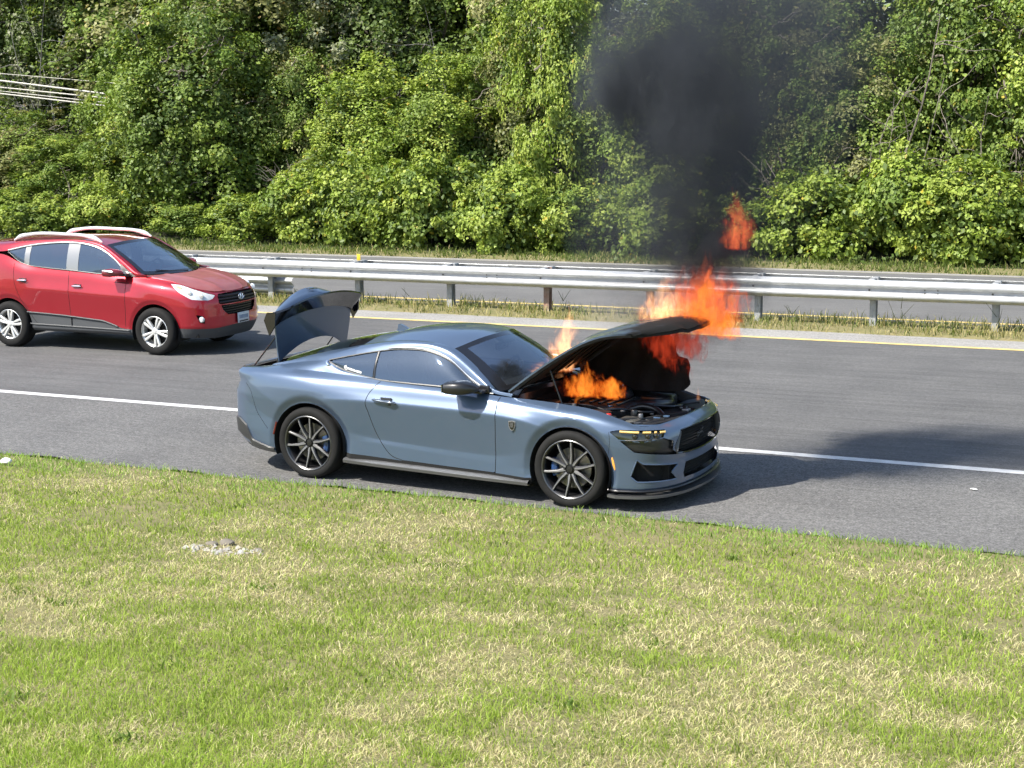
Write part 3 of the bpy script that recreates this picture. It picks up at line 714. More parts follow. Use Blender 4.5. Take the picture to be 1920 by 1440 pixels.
# lamps
for sgn, sd in ((1, 0), (-1, 1)):
    f = S.faces([7], 1); V = PV-NV*.02; V = V if sgn > 0 else mir(V)
    hl = mk('headlight', V, f, M_LAMPG, coupe)
    pts = S.at(np.linspace(1.13, .70, 24), np.linspace(.712, .698, 24), 'q', .004); pts = pts if sgn > 0 else mir(pts)
    for a, b in ((0, 10), (11, 16), (17, 19), (20, 24)):
        mk('running_light', *tube(pts[a:b], .0075, 6, flat=1.3), M_DRL, hl)
    pts = S.at(np.linspace(1.15, .74, 20), np.linspace(.642, .655, 20)-.008, 'q', -.012); pts = pts if sgn > 0 else mir(pts)
    mk('lamp_rim', *tube(pts, .006, 6), M_SKIRT, hl)
    for qq in (1.0, .88, .80):
        c = S.at(qq, .672, 'q', -.012)[0]; c = c if sgn > 0 else mir(c)
        mk('lamp_lens', *lathe([(0, -.012), (.02, -.008), (.026, 0), (.026, .02)], 14, c=c), M_GLOSSB, hl)
    V = PV-NV*.03; V = V if sgn > 0 else mir(V)
    mk('headlight_surround', V, S.faces([8], 1), M_BLACK, coupe)
    V = PV-NV*.09; V = V if sgn > 0 else mir(V); mk('side_intake', V, S.faces([10], 2), M_UNDER, coupe)
    pts = S.at([1.206, 1.190, 1.172, 1.163, 1.168, 1.19], [.488, .486, .40, .372, .362, .425], 'q', .004); pts = pts if sgn > 0 else mir(pts)
    k = len(pts); mk('side_marker', *tube(S.at(np.linspace(1.197, 1.170, 8), np.linspace(.482, .372, 8), 'q', .0)*(1 if sgn > 0 else np.array([1, -1, 1])), [.006, .010, .012, .012, .012, .011, .009, .005], 8), M_AMBER, coupe)
    mk('rear_marker', *tube(S.at(np.linspace(4.708, 4.742, 6), np.linspace(.512, .39, 6), 'q', -.002)*(1 if sgn > 0 else np.array([1, -1, 1])), .011, 8), M_RED, coupe)
# grilles
gr = centred('upper_grille', [9], M_UNDER, coupe, .075, 2)
for k in range(9):
    z = .475+.025*k; q = np.linspace(0, .59-(.09*abs(k-3)/6), 24)
    p = S.at(q, q*0+z, 'q', -.045); p = np.vstack([mir(p)[::-1], p[1:]]); mk('grille_bar', *tube(p, .004, 4), M_UNDER, gr)
lg = centred('lower_grille', [11], M_UNDER, coupe, .08, 2)
for k in range(5):
    z = .265+.027*k; q = np.linspace(0, .45, 18); p = S.at(q, q*0+z, 'q', -.05); p = np.vstack([mir(p)[::-1], p[1:]]); mk('grille_bar', *tube(p, .004, 4), M_UNDER, lg)
def rim_line(poly, off, r, m, name, root, mirror=True, closed=True):
    P2 = curve(np.array(list(poly)+([poly[0]] if closed else []), float), 90, True); p = S.at(P2[:, 0], P2[:, 1], 'q', off)
    for s in ((1, -1) if mirror else (1,)):
        mk(name, *tube(p if s > 0 else mir(p), r, 6), m, root)
g2 = [(.0, .694), (.30, .697), (.495, .690), (.602, .56), (.56, .492), (.352, .471), (.0, .457)]
rim_line(g2, -.004, .007, M_GLOSSB, 'grille_frame', gr, closed=False)
rim_line(INTAKE, -.004, .007, M_BLUE, 'intake_frame', bumper)
for s in (1, -1):                                                     # outer grille posts
    p = S.at([.50, .56], [.685, .50], 'q', -.03); mk('grille_post', *tube(p if s > 0 else mir(p), .035, 6, flat=.4), M_SKIRT, gr)
# emblem on the grille: a running horse outline, dark
def horse(scale):
    pts = [(-.50, .05), (-.42, .12), (-.30, .10), (-.16, .15), (.0, .13), (.12, .16), (.2, .26), (.30, .33), (.36, .30), (.44, .22), (.40, .18), (.32, .2), (.28, .12), (.30, .02), (.42, .0), (.48, -.10), (.42, -.09), (.36, -.04), (.24, -.06), (.14, -.04), (.0, -.02), (-.12, -.04), (-.2, -.12), (-.32, -.14), (-.4, -.22), (-.44, -.2), (-.34, -.08), (-.24, -.02), (-.28, .04), (-.38, .05), (-.46, .0)]
    return [(a*scale, b*scale) for a, b in pts]
V, F = prism(horse(.17), 0, .012, 'x'); V = np.array(V)+np.array([.862, 0, .575]); mk('horse_emblem', V, F, M_SKIRT, gr, smooth=False)
# splitter
q = np.linspace(0, 1.24, 60); a = S.at(q, q*0+.205, 'q', .03); b = S.at(q, q*0+.205, 'q', -.25); a[:, 2] = .150; b[:, 2] = .150; a[:, 0] += .03*np.clip(1-q/1.2, 0, 1)
P = np.stack([a, b], 1); P = np.concatenate([mir(P)[::-1], P[1:]]); mk('splitter', *slab(P, -.022), M_SKIRT, coupe, smooth=False)
a = S.at(q, q*0+.21, 'q', .012); a[:, 2] = .192; mk('splitter_lip', *tube(np.vstack([mir(a)[::-1], a[1:]]), .010, 6), M_BLACK, coupe)
# side skirts
for s in (1, -1):
    x = np.linspace(-.40, -2.33, 40); z = np.interp(x, [-2.33, -.4], [.222, .188]); w = np.interp(x, [-2.33, -2.0, -.8, -.4], [.945, .958, .958, .945])
    P = np.stack([np.stack([x, -w+.055, z+.022], -1), np.stack([x, -w+.02, z+.012], -1), np.stack([x, -w, z], -1), np.stack([x, -w+.004, z-.028], -1), np.stack([x, -w+.06, z-.036], -1)], 1)
    if s < 0: P = mir(P)[::-1]
    mk('side_skirt', *sheet(P), M_SKIRT, coupe, sharp=20)
# rear valance (dark lower corner)
q = np.linspace(4.74, S.q[-1], 70); zt = np.interp(q, [4.74, 5.02, 5.10, 5.24, 6.2], [.262, .315, .45, .51, .42]); zb = np.interp(q, [4.74, 5.0, 5.24, 6.2], [.215, .215, .235, .25])
P = np.stack([S.at(q, zt, 'q', .004), S.at(q, zt-.01, 'q', .016), S.at(q, (zt+zb)/2, 'q', .022), S.at(q, zb, 'q', .012)], 1)
both('rear_valance', *sheet(P), mat('rear_valance_grey', (.03, .03, .03), .5, 0, .2), coupe)
# seams
def seam(pts, name='panel_gap', r=.0035, mode='x', root=coupe, dense=60):
    P2 = curve(np.array(pts, float), dense); p = S.at(P2[:, 0], P2[:, 1], mode, -.0005)
    for s in (1, -1): mk(name, *tube(p if s > 0 else mir(p), r, 5), M_UNDER, root)
seam([(-.72, .915), (-.72, .77), (-.735, .5), (-.74, .25)]); seam([(-1.70, .262), (-1.81, .29), (-1.93, .41), (-2.05, .70), (-2.07, .77), (-2.05, .86), (-2.0, .93), (-1.965, .975)])
seam([(-.76, .238), (-1.2, .248), (-1.70, .262)]); seam([(4.80, .44), (4.95, .60), (5.02, .80), (5.10, .86)], mode='q', r=.0025)
seam([(1.235, .50), (1.215, .62), (1.225, .705)], mode='q', r=.0022)
# fender badge: dark shield with a bright edge
for s in (1, -1):
    sh = [(-.035, .035), (.0, .043), (.035, .035), (.032, -.01), (.018, -.04), (.0, -.05), (-.018, -.04), (-.032, -.01)]
    c = S.at(-.548, .695, 'x', .002)[0]; c = c if s > 0 else mir(c)
    V, F = prism([(a+c[0], b+c[2]) for a, b in sh], c[1], c[1]-.007*s); bd = mk('wing_badge', V, F, M_EDGE, coupe, smooth=False)
    V, F = prism([(a*.8+c[0], b*.8+c[2]) for a, b in sh], c[1], c[1]-.010*s); mk('shield', V, F, M_GLOSSB, bd, smooth=False)
    for kk in (-1, 0, 1): mk('stripe', *box((c[0]+.012*kk, c[1]-.010*s, c[2]+.004), (.004, .004, .045)), M_EDGE, bd, smooth=False)
# door handle
for s, dr in ((1, doorN), (-1, doorF)):
    x = np.linspace(-1.985, -1.735, 18); p = S.at(x, np.interp(x, [-1.985, -1.735], [.812, .797]), 'x', .022); p[0] -= S.N[0, 0]*0; p = p if s > 0 else mir(p)
    r = np.interp(np.linspace(0, 1, 18), [0, .12, .5, .75, .9, 1], [.012, .020, .020, .026, .020, .008]); mk('door_handle', *tube(p, r, 10, flat=.7), mat('handle_paint', (.10, .13, .17), .15, .5, 1.0), dr)
    c = S.at(-1.85, .808, 'x', -.002)[0]; c = c if s > 0 else mir(c)
    mk('handle_pocket', *bbox(c, (.12, .012, .075), .006), M_BLACK, dr)

# ------------------------------------------------------------------ glasshouse
def cv(keys): return np.array(keys, float)
Bk = cv([(-2.57, .757, 1.112), (-2.45, .775, 1.066), (-2.25, .797, 1.02), (-2.0, .815, .988), (-1.65, .822, .976), (-1.3, .822, .970), (-1.0, .815, .955), (-.80, .803, .938)])
Tk = cv([(-2.57, .752, 1.125), (-2.3, .722, 1.185), (-2.09, .702, 1.226), (-1.78, .688, 1.266), (-1.52, .69, 1.260), (-1.29, .708, 1.190), (-1.05, .742, 1.03), (-.92, .77, .968), (-.80, .802, .939)])
def bel(x): return spl(Bk[:, 0], Bk, np.atleast_1d(x))
def top(x): return spl(Tk[:, 0], Tk, np.atleast_1d(x))
def near(P): P = np.array(P, float); P[..., 1] = -np.abs(P[..., 1]); return P
def sideglass(x0, x1, n, inset=.0):
    x = np.linspace(x0, x1, n); b = bel(x); t = top(x); v = np.linspace(0, 1, 12)[None, :, None]
    P = b[:, None]*(1-v)+t[:, None]*v; P[..., 1] += .018*np.sin(np.pi*v[..., 0])-inset; return near(P)
both('side_window', *sheet(sideglass(-2.035, -.86, 50)), M_SIDEG, coupe)
qw = both('quarter_window', *sheet(sideglass(-2.53, -2.065, 24)), M_SIDEG, coupe)
x = np.linspace(-2.05, -2.05, 2)
P = near(np.stack([bel(-2.05)[0]+[0, 0, -.01], top(-2.05)[0]+[0, 0, .005]])); both('pillar_trim', *tube(curve([P[0], (P[0]+P[1])/2+[0, -.02, 0], P[1]], 10), .013, 6, flat=.5), M_BLACK, coupe)
xs = np.linspace(-.80, -2.57, 60); both('window_seal', *tube(near(bel(xs))+[0, -.003, -.002], .009, 6), M_BLACK, coupe)
xs = np.linspace(-2.57, -.84, 70); both('window_frame', *tube(near(top(xs))+[0, -.004, .002], .008, 6), M_BLACK, coupe)
xs = np.linspace(-1.95, -.95, 50); both('drip_moulding', *tube(near(top(xs))+[0, -.009, .017], .007, 6), mat('bright_moulding', (.55, .58, .6), .15, .9), coupe)
p = near(curve([(-2.585, .770, 1.122), (-2.575, .776, 1.098), (-2.545, .785, 1.072)], 8)); both('window_corner', *tube(p+[0, -.006, 0], [.012, .016, .018, .019, .019, .018, .014, .008], 8), M_CHROME, coupe)
# sticker on the quarter window: short white lettering along the lower edge
for s, w in ((1, qw[0]),):
    fc = bpy.data.curves.new('lettering', 'FONT'); fc.body = '@mstcs.auto'; fc.size = .062; fc.extrude = .0008; fc.offset = .0022
    fo = bpy.data.objects.new('lettering', fc); COL.objects.link(fo); dg = bpy.context.evaluated_depsgraph_get(); me = bpy.data.meshes.new_from_object(fo.evaluated_get(dg)); bpy.data.objects.remove(fo)
    V = np.array([tuple(v.co) for v in me.vertices]); F = [tuple(pp.vertices) for pp in me.polygons]; V[:, 0] /= (V[:, 0].max()/.20)
    xx = -2.39+V[:, 0]; base = bel(xx); zz = base[:, 2]+.018+V[:, 1]*.62; f_ = np.clip((zz-base[:, 2])/np.maximum(top(xx)[:, 2]-base[:, 2], .02), 0, 1)
    yy = base[:, 1]*(1-f_)+top(xx)[:, 1]*f_+.018*np.sin(np.pi*f_)+.004+V[:, 2]
    mk('sticker_lettering', np.stack([xx, -yy, zz], 1), F, mat('white_vinyl', (.82, .82, .82), .5), w, smooth=False)
# roof, pillars, screens
REk = cv([(-2.30, .555, 1.268), (-2.0, .572, 1.318), (-1.6, .588, 1.338), (-1.30, .605, 1.290), (-1.1, .64, 1.178), (-.95, .678, 1.070), (-.78, .738, .950), (-.60, .745, .925)])
Tc = np.vstack([top(np.linspace(-2.3, -.80, 16)), [[-.62, .80, .916]]])
mid = []
c0 = curve(Tc, 40); c1 = curve(REk, 40)
cm = (c0+c1)/2+np.array([0, .022, .026])
P = near(loft([c0+[0, .004, .004], cm, c1], 40, 9)); both('roof_pillar', *sheet(P), M_BLUE, coupe)
row = lambda e, m_, c: curve([(e[0], -e[1], e[2]), (m_[0], -m_[1], m_[2]), (c[0], 0, c[2]), (m_[0], m_[1], m_[2]), (e[0], e[1], e[2])], 33)
WT = ((-1.30, .605, 1.290), (-1.165, .36, 1.362), (-1.10, 0, 1.386))
roof_rows = [row(*WT), row((-1.42, .60, 1.318), (-1.32, .36, 1.388), (-1.28, 0, 1.410)), row((-1.62, .588, 1.338), (-1.58, .35, 1.400), (-1.56, 0, 1.422)), row((-2.0, .572, 1.318), (-1.96, .34, 1.374), (-1.94, 0, 1.395)), row((-2.30, .555, 1.268), (-2.28, .33, 1.316), (-2.27, 0, 1.332))]
mk('roof', *sheet(loft(roof_rows, 33, 30)), M_BLUE, coupe)
WB = ((-.78, .735, .948), (-.60, .42, .978), (-.48, 0, .99))
ws = loft([row(*WT), row((-1.03, .663, 1.125), (-.87, .40, 1.195), (-.78, 0, 1.222)), row(*WB)], 41, 25)
kk = np.ones((40, 24), bool); kk[3:-3, 2:-2] = False
mk('windscreen', *[ws.reshape(-1, 3), gridF(41, 25)[(~kk).ravel()]], M_WSG, coupe)
mk('windscreen_band', ws.reshape(-1, 3), gridF(41, 25)[kk.ravel()], M_GLOSSB, coupe)
RT = ((-2.30, .555, 1.268), (-2.28, .33, 1.316), (-2.27, 0, 1.332)); RB = ((-3.20, .605, 1.022), (-3.32, .34, 1.045), (-3.37, 0, 1.050))
rg = loft([row(*RT), row((-2.75, .585, 1.168), (-2.78, .33, 1.205), (-2.80, 0, 1.222)), row(*RB)], 33, 24); mk('rear_window', *sheet(rg), M_REARG, coupe)
# shark-fin aerial
V, F = prism([(-2.27, 1.325), (-2.13, 1.355), (-2.18, 1.378), (-2.23, 1.400), (-2.25, 1.396), (-2.255, 1.36)], -.016, .016); mk('aerial_fin', V, F, M_BLUE, coupe)
# sail panels
def topedge(x):
    o = S.P0[:, -1]; k = np.argsort(o[:, 0]); i = np.abs(o[:, 1]) > .5; o = o[i]; k = np.argsort(o[:, 0]); return np.stack([np.interp(x, o[k, 0], o[k, c]) for c in range(3)], -1)*[1, -1, 1]
xs = np.linspace(-1.97, -3.42, 26); c0 = topedge(xs); SH = [(-2.57, .755, 1.118), (-2.8, .725, 1.098), (-3.1, .69, 1.052), (-3.3, .67, 1.018), (-3.42, .665, 1.004)]
c1 = curve(np.vstack([bel([-1.97, -2.1, -2.25, -2.45]), SH]), 26)
P = near(loft([c0, c0*.5+c1*.5+np.array([0, .006, .004]), c1], 40, 8)); both('sail_lower', *sheet(P), M_BLUE, coupe)
c1 = curve(np.vstack([top([-2.28, -2.4]), SH[:4]]), 30); c2 = curve([(-2.29, .557, 1.268), (-2.5, .575, 1.222), (-2.8, .588, 1.158), (-3.08, .60, 1.066), (-3.22, .63, 1.022)], 30)
P = near(loft([c1, (c1+c2)/2+np.array([0, .018, .018]), c2], 30, 9)); both('sail_upper', *sheet(P), M_BLUE, coupe)
# rear deck round the boot opening, boot well
o = S.P0[:, -1]; i0 = np.argmin(np.abs(o[:, 0]+3.40)+(np.abs(o[:, 1]) < .5)); edge = o[i0:]*[1, -1, 1]
inner = curve([(-3.40, .668, 1.006), (-3.55, .66, .992), (-3.66, .60, .978), (-3.71, .4, .968), (-3.73, .15, .962), (-3.735, 0, .96)], len(edge))
P = near(np.stack([edge, edge*.5+inner*.5+[0, 0, .006], inner], 1)); both('rear_deck', *sheet(P), M_BLUE, coupe)
mk('boot_well', *J(box((-3.42, 0, .62), (.4, 1.16, .02)), box((-3.42, .60, .78), (.44, .02, .34)), box((-3.42, -.60, .78), (.44, .02, .34)), box((-3.63, 0, .76), (.02, 1.16, .32)), box((-3.18, 0, .8), (.02, 1.16, .38))), M_UNDER, coupe, smooth=False)

# ------------------------------------------------------------------ bonnet (raised)
Ek = cv([(-.66, .775, .955), (-.44, .778, 1.12), (-.18, .778, 1.295), (.08, .778, 1.44), (.23, .775, 1.495), (.40, .765, 1.522), (.50, .735, 1.530), (.56, .68, 1.538)])
Ck = cv([(-.62, 0, 1.0), (-.42, 0, 1.15), (-.18, 0, 1.335), (-.05, 0, 1.425), (.10, 0, 1.49), (.28, 0, 1.53), (.45, 0, 1.56), (.63, 0, 1.585), (.77, 0, 1.592), (.86, 0, 1.575), (.90, 0, 1.555)])
nu, nv = 50, 41
E_ = curve(Ek, nu); C_ = curve(Ck, nu); v = np.linspace(-1, 1, nv); w = np.abs(v)**2.3
HP = np.empty((nu, nv, 3)); HP[..., 0] = C_[:, None, 0]*(1-w)+E_[:, None, 0]*w; HP[..., 2] = C_[:, None, 2]*(1-w)+E_[:, None, 2]*w; HP[..., 1] = E_[:, None, 1]*v
bul = np.exp(-((np.abs(HP[..., 1])-.34)/.05)**2)*.012*np.clip((HP[..., 0]+.5)*3, 0, 1)*np.clip((.55-HP[..., 0])*4, 0, 1); HP[..., 2] += bul
HA, HPV = math.radians(0), np.array([-.64, 0, .915])
def hood_tf(P):
    P = np.array(P, float)-HPV; c, s = math.cos(HA), math.sin(HA); Q = P.copy(); Q[..., 0] = P[..., 0]*c-P[..., 2]*s; Q[..., 2] = P[..., 0]*s+P[..., 2]*c
    return Q+HPV
rgh = np.random.default_rng(8); fr = np.interp(np.arange(nv), np.arange(0, nv, 3), rgh.normal(size=len(np.arange(0, nv, 3)))*.012); HP[-4:, :, 0] += fr[None]*np.array([.2, .5, .8, 1])[:, None]; HP[-4:, :, 2] += fr[None]*np.array([.1, .4, .7, 1])[:, None]*.8
M_HOOD = M_BLUE.copy(); M_HOOD.name = 'scorched_blue_paint'; t = M_HOOD.node_tree; pb_ = t.nodes['Principled BSDF']; tc_ = t.nodes.new('ShaderNodeTexCoord'); sx_ = t.nodes.new('ShaderNodeSeparateXYZ'); t.links.new(tc_.outputs['Object'], sx_.inputs[0])
nz = t.nodes.new('ShaderNodeTexNoise'); nz.inputs['Scale'].default_value = 5; nz.inputs['Detail'].default_value = 6; t.links.new(tc_.outputs['Object'], nz.inputs['Vector'])
ma_ = t.nodes.new('ShaderNodeMath'); ma_.operation = 'MULTIPLY_ADD'; t.links.new(nz.outputs['Fac'], ma_.inputs[0]); ma_.inputs[1].default_value = .9; t.links.new(sx_.outputs[0], ma_.inputs[2])
mr_ = t.nodes.new('ShaderNodeMapRange'); mr_.interpolation_type = 'SMOOTHSTEP'; mr_.inputs[1].default_value = .62; mr_.inputs[2].default_value = 1.0; t.links.new(ma_.outputs[0], mr_.inputs[0])
mx_ = t.nodes.new('ShaderNodeMix'); mx_.data_type = 'RGBA'; t.links.new(mr_.outputs[0], mx_.inputs[0]); src_ = pb_.inputs['Base Color'].links[0].from_socket; t.links.new(src_, mx_.inputs[6]); mx_.inputs[7].default_value = (.008, .008, .008, 1); t.links.new(mx_.outputs[2], pb_.inputs['Base Color'])
iv_ = t.nodes.new('ShaderNodeMath'); iv_.operation = 'SUBTRACT'; iv_.inputs[0].default_value = 1; t.links.new(mr_.outputs[0], iv_.inputs[1]); t.links.new(iv_.outputs[0], pb_.inputs['Coat Weight'])
m2_ = t.nodes.new('ShaderNodeMapRange'); m2_.inputs[3].default_value = .32; m2_.inputs[4].default_value = .9; t.links.new(mr_.outputs[0], m2_.inputs[0]); t.links.new(m2_.outputs[0], pb_.inputs['Roughness'])
hood = mk('bonnet', *slab(hood_tf(HP)[:, ::-1], .016), M_HOOD, coupe, sharp=35)
# inner frame, edge flange, liner
ins = HP[2:-2, 2:-2].copy(); ins[..., 2] -= .030; ins[..., 1] *= .97
mk('inner_panel', *slab(hood_tf(ins)[:, ::-1], .012), M_SOOT, hood)
rim = np.vstack([HP[:, 0], HP[-1, 1:-1], HP[::-1, -1]]); rim2 = rim.copy(); rim2[:, 2] -= .022; rim2[:, 1] *= .985; rim2[:, 0] += .008
mk('edge_flange', *sheet(hood_tf(np.stack([rim, rim2], 1))), M_SOOT, hood)
for k in range(5):                                                     # pressed ribs
    a = -.5+.25*k; i = slice(6, -8); p = HP[i, :][:, int((a+1)/2*(nv-1))].copy(); p[:, 2] -= .05; mk('rib', *tube(hood_tf(p), .022, 6, flat=.5), M_SOOT, hood)
# burnt liner hanging from the far side of the bonnet down into the bay
n, nj = 40, 26; P = np.empty((n, nj, 3)); hedge = hood_tf(HP[:, -6]-[0, 0, .045])
for j in range(nj):
    f = j/(nj-1)
    xr = np.interp(f, [0, .1, .30, .46, .52, .56, .9, 1], [.34, .30, .35, .40, .43, .50, .545, .47])           # ragged front end, top to bottom
    x = np.linspace(-.60, xr, n); zt = np.interp(x, hedge[:, 0], hedge[:, 2]); zb = .80+.05*np.clip((x-.2)*2, 0, 1)
    P[:, j, 0] = x; P[:, j, 2] = zt*(1-f)+zb*f; P[:, j, 1] = .66-.04*f+.03*np.sin(f*3.1)+.012*np.sin(x*22+f*4)
P[..., 0] += .012*np.sin(P[..., 2]*31)*np.linspace(0, 1, n)[:, None]; mk('hanging_liner', *slab(P, .012), M_SOOT, hood)
for s in (1, -1):
    mk('hinge_arm', *tube(curve([(-.62, .70*s, .88), (-.55, .70*s, .98), (-.42, .70*s, 1.04)], 8), .014, 6, flat=.5), M_BLACK, hood)
mk('prop_strut', *tube(curve([(-.16, -.70, .84), (-.28, -.72, 1.17)], 4), .007, 6), M_BLACK, hood)

# ------------------------------------------------------------------ boot lid (raised) with wing
BA, BPV = math.radians(95), np.array([-3.24, 0, 1.0])
def lid_tf(P):
    P = np.array(P, float)-BPV; c, s = math.cos(BA), math.sin(BA); Q = P.copy(); Q[..., 0] = P[..., 0]*c+P[..., 2]*s; Q[..., 2] = -P[..., 0]*s+P[..., 2]*c
    return Q+BPV+[-.03, 0, .06]
v = np.linspace(-1, 1, 33)
def lrow(xe, xc, y, ze, zc, p=2.2):
    w = np.abs(v)**p; return np.stack([xc*(1-w)+xe*w, y*v, zc*(1-w)+ze*w], -1)
lid_rows = [lrow(-3.22, -3.40, .60, 1.015, 1.05), lrow(-3.41, -3.55, .645, 1.008, 1.045), lrow(-3.57, -3.69, .67, 1.003, 1.04), lrow(-3.66, -3.79, .68, .998, 1.035), lrow(-3.69, -3.83, .67, .98, 1.015), lrow(-3.735, -3.865, .55, .93, .955), lrow(-3.77, -3.885, .40, .89, .905)]
LP3 = loft(lid_rows, 33, 40)
lid = mk('boot_lid', *slab(lid_tf(LP3), .014), M_BLUE, coupe, sharp=35)
P = LP3[2:-2, 2:-2].copy(); P[..., 2] -= .03; P[..., 0] += .012; mk('lid_liner', *slab(lid_tf(P), .02), M_UNDER, lid)
# wing: wide blade with down-turned ends
yv = np.linspace(-.75, .75, 41); e = np.clip((np.abs(yv)-.62)/.13, 0, 1)
def wing(xc, zc, drop): return np.stack([xc+.11*(np.abs(yv)/.75)**2.2+.03*e, yv, zc-drop*e**1.6-.03*(yv/.75)**2], -1)
WP3 = np.stack([wing(-3.70, 1.052, .02), wing(-3.76, 1.095, .06), wing(-3.86, 1.175, .10), wing(-3.875, 1.168, .115), wing(-3.82, 1.09, .11), wing(-3.74, 1.035, .06)], 1)
wg = mk('boot_wing', lid_tf(WP3).reshape(-1, 3), gridF(41, 6, wrapv=True), M_GLOSSB, lid, sharp=35)
for s in (1, -1):
    V, F = prism([(-3.50, .99), (-3.60, 1.05), (-3.73, 1.05), (-3.72, .95), (-3.64, .92)], .738*s, .756*s); mk('wing_end', lid_tf(V), F, M_GLOSSB, wg, smooth=False)
V, F = prism(horse(.13), 0, .006, 'x'); V = V+np.array([-3.886, .0, .955]); mk('lid_emblem', lid_tf(V), F, M_CHROME, lid, smooth=False)
for s in (1, -1):
    mk('gas_strut', *tube(lid_tf(curve([(-3.44, .60*s, .99), (-3.5, .60*s, .985)], 3)).tolist()+[(-3.62, .63*s, .90)], .008, 6), M_BLACK, lid)
    mk('lid_hinge', *tube(curve([(-3.22, .57*s, .92), (-3.30, .57*s, 1.02), (-3.27, .57*s, 1.12)], 8), .012, 6), M_BLACK, lid)

# ------------------------------------------------------------------ engine bay
bay = mk('engine_bay', *J(box((-.02, 0, .40), (1.25, 1.30, .02)), box((-.14, .735, .60), (1.0, .02, .42)), box((-.14, -.735, .60), (1.0, .02, .42)), box((.49, .66, .52), (.30, .02, .32), (0, 0, -.35)), box((.49, -.66, .52), (.30, .02, .32), (0, 0, .35)), box((-.64, 0, .66), (.02, 1.5, .52)), box((.66, 0, .52), (.02, 1.1, .3))), M_UNDER, coupe, smooth=False)
xs = np.linspace(.66, -.66, 40); e0 = topedge(xs); e1 = e0-[0, .03, .012]; e2 = e1-[0, .015, .09]
both('wing_ledge', *sheet(near(np.stack([e0, e1, e2], 1))), M_PLATE, bay)
ctop = curve([(-.74, -.735, .93), (-.58, -.42, .962), (-.46, 0, .975), (-.58, .42, .962), (-.74, .735, .93)], 31); cbo = ctop.copy(); cbo[:, 0] = -.60+.06*(1-np.linspace(-1, 1, 31)**2); cbo[:, 2] = .86
mk('cowl_panel', *sheet(np.stack([ctop, ctop*.5+cbo*.5+[.03, 0, .02], cbo], 1)), M_BLACK, bay)
# painted nose panel between grille and bonnet opening
q = np.linspace(0, 1.02, 50); a = S.at(q, np.interp(q, [0, .3, .55, .75, 1.02], [.769, .765, .756, .747, .757]), 'q', 0); b = a.copy(); nrm = np.stack([np.interp(q, [0, .5, 1.02], [-1, -.9, -.55]), np.interp(q, [0, .5, 1.02], [0, .35, .8])], -1)
b[:, :2] += nrm*np.interp(q, [0, .8, 1.02], [.014, .016, .008])[:, None]; b[:, 2] += .008; b[0, 1] = 0
both('nose_panel', *sheet(np.stack([a-[0, 0, .004], a*.5+b*.5+[0, 0, .006], b], 1)), M_BLUE, coupe)
# slam panel over the radiator
yv = np.linspace(-.70, .70, 41); fx = .805-.16*(np.abs(yv)/.70)**2.6
P = np.stack([np.stack([fx, yv, .748+.012*(1-(yv/.7)**2)], -1), np.stack([fx-.06, yv, .752+.0*yv], -1), np.stack([fx-.12, yv, .735+.006*np.sin(yv*40)], -1), np.stack([np.full(41, .50), yv, .722+.010*np.sin(yv*30)], -1), np.stack([np.full(41, .40), yv, .69+0*yv], -1)], 1)
mk('radiator_cover', *slab(P, .01), M_PLATE, bay, sharp=20)
for s in (1, -1):
    mk('cover_rib', *tube(curve([(.78, .1*s, .765), (.60, .22*s, .750), (.45, .30*s, .72)], 8), .010, 5), M_PLATE, bay); mk('cover_rib', *tube(curve([(.70, .45*s, .762), (.58, .42*s, .742), (.46, .48*s, .72)], 8), .009, 5), M_PLATE, bay)
mk('bonnet_latch', *bbox((.735, 0, .768), (.07, .06, .03), .008), M_ALU, bay); mk('latch_hook', *tube(curve([(.74, -.03, .78), (.74, 0, .80), (.74, .03, .78)], 6), .005, 5), M_ALU, bay)
eng = mk('engine_cover', *bbox((-.06, 0, .72), (.62, .46, .16), .04, seg=3), M_PLATE, bay)
for k in range(6): mk('cover_fin', *bbox((-.30+.09*k, 0, .81), (.035, .40, .02), .006), M_BLACK, eng)
mk('intake_tube', *tube(curve([(.20, .05, .76), (.36, .15, .765), (.42, .38, .745), (.36, .56, .73)], 16), .05, 10), M_BLACK, bay)
mk('air_box', *bbox((.26, .54, .71), (.30, .26, .16), .03), M_BLACK, bay); mk('fuse_box', *bbox((.10, -.58, .75), (.26, .18, .12), .02), M_PLATE, bay); mk('battery_cover', *bbox((-.42, -.55, .79), (.26, .24, .14), .02), M_BLACK, bay)
mk('coolant_tank', *bbox((.40, -.50, .70), (.20, .20, .12), .03), mat('stained_tank', (.05, .05, .045), .5), bay)
for n_, (x, y, z, r, m_) in dict(a=(.24, -.62, .785, .028, mat('red_cap', (.42, .02, .02), .4)), b=(.47, -.44, .77, .024, M_ALU), c=(.36, -.32, .775, .03, M_BLACK)).items():
    mk('filler_cap', *lathe([(0, .022), (r*.85, .02), (r, .012), (r, -.03)], 14, axis='z', c=(x, y, z)), m_, bay)
for s in (1, -1):
    mk('strut_tower', *lathe([(0, .02), (.05, .018), (.09, .0), (.11, -.04), (.12, -.2)], 20, axis='z', c=(-.12, .56*s, .81)), M_PLATE, bay)
    mk('tower_bolt', *lathe([(0, .03), (.02, .028), (.022, 0)], 10, axis='z', c=(-.12, .56*s, .83)), M_ALU, bay)
mk('tower_brace', *tube(curve([(-.12, -.54, .84), (-.20, -.3, .85), (-.20, .3, .85), (-.12, .54, .84)], 20), .016, 8), M_BLACK, bay)
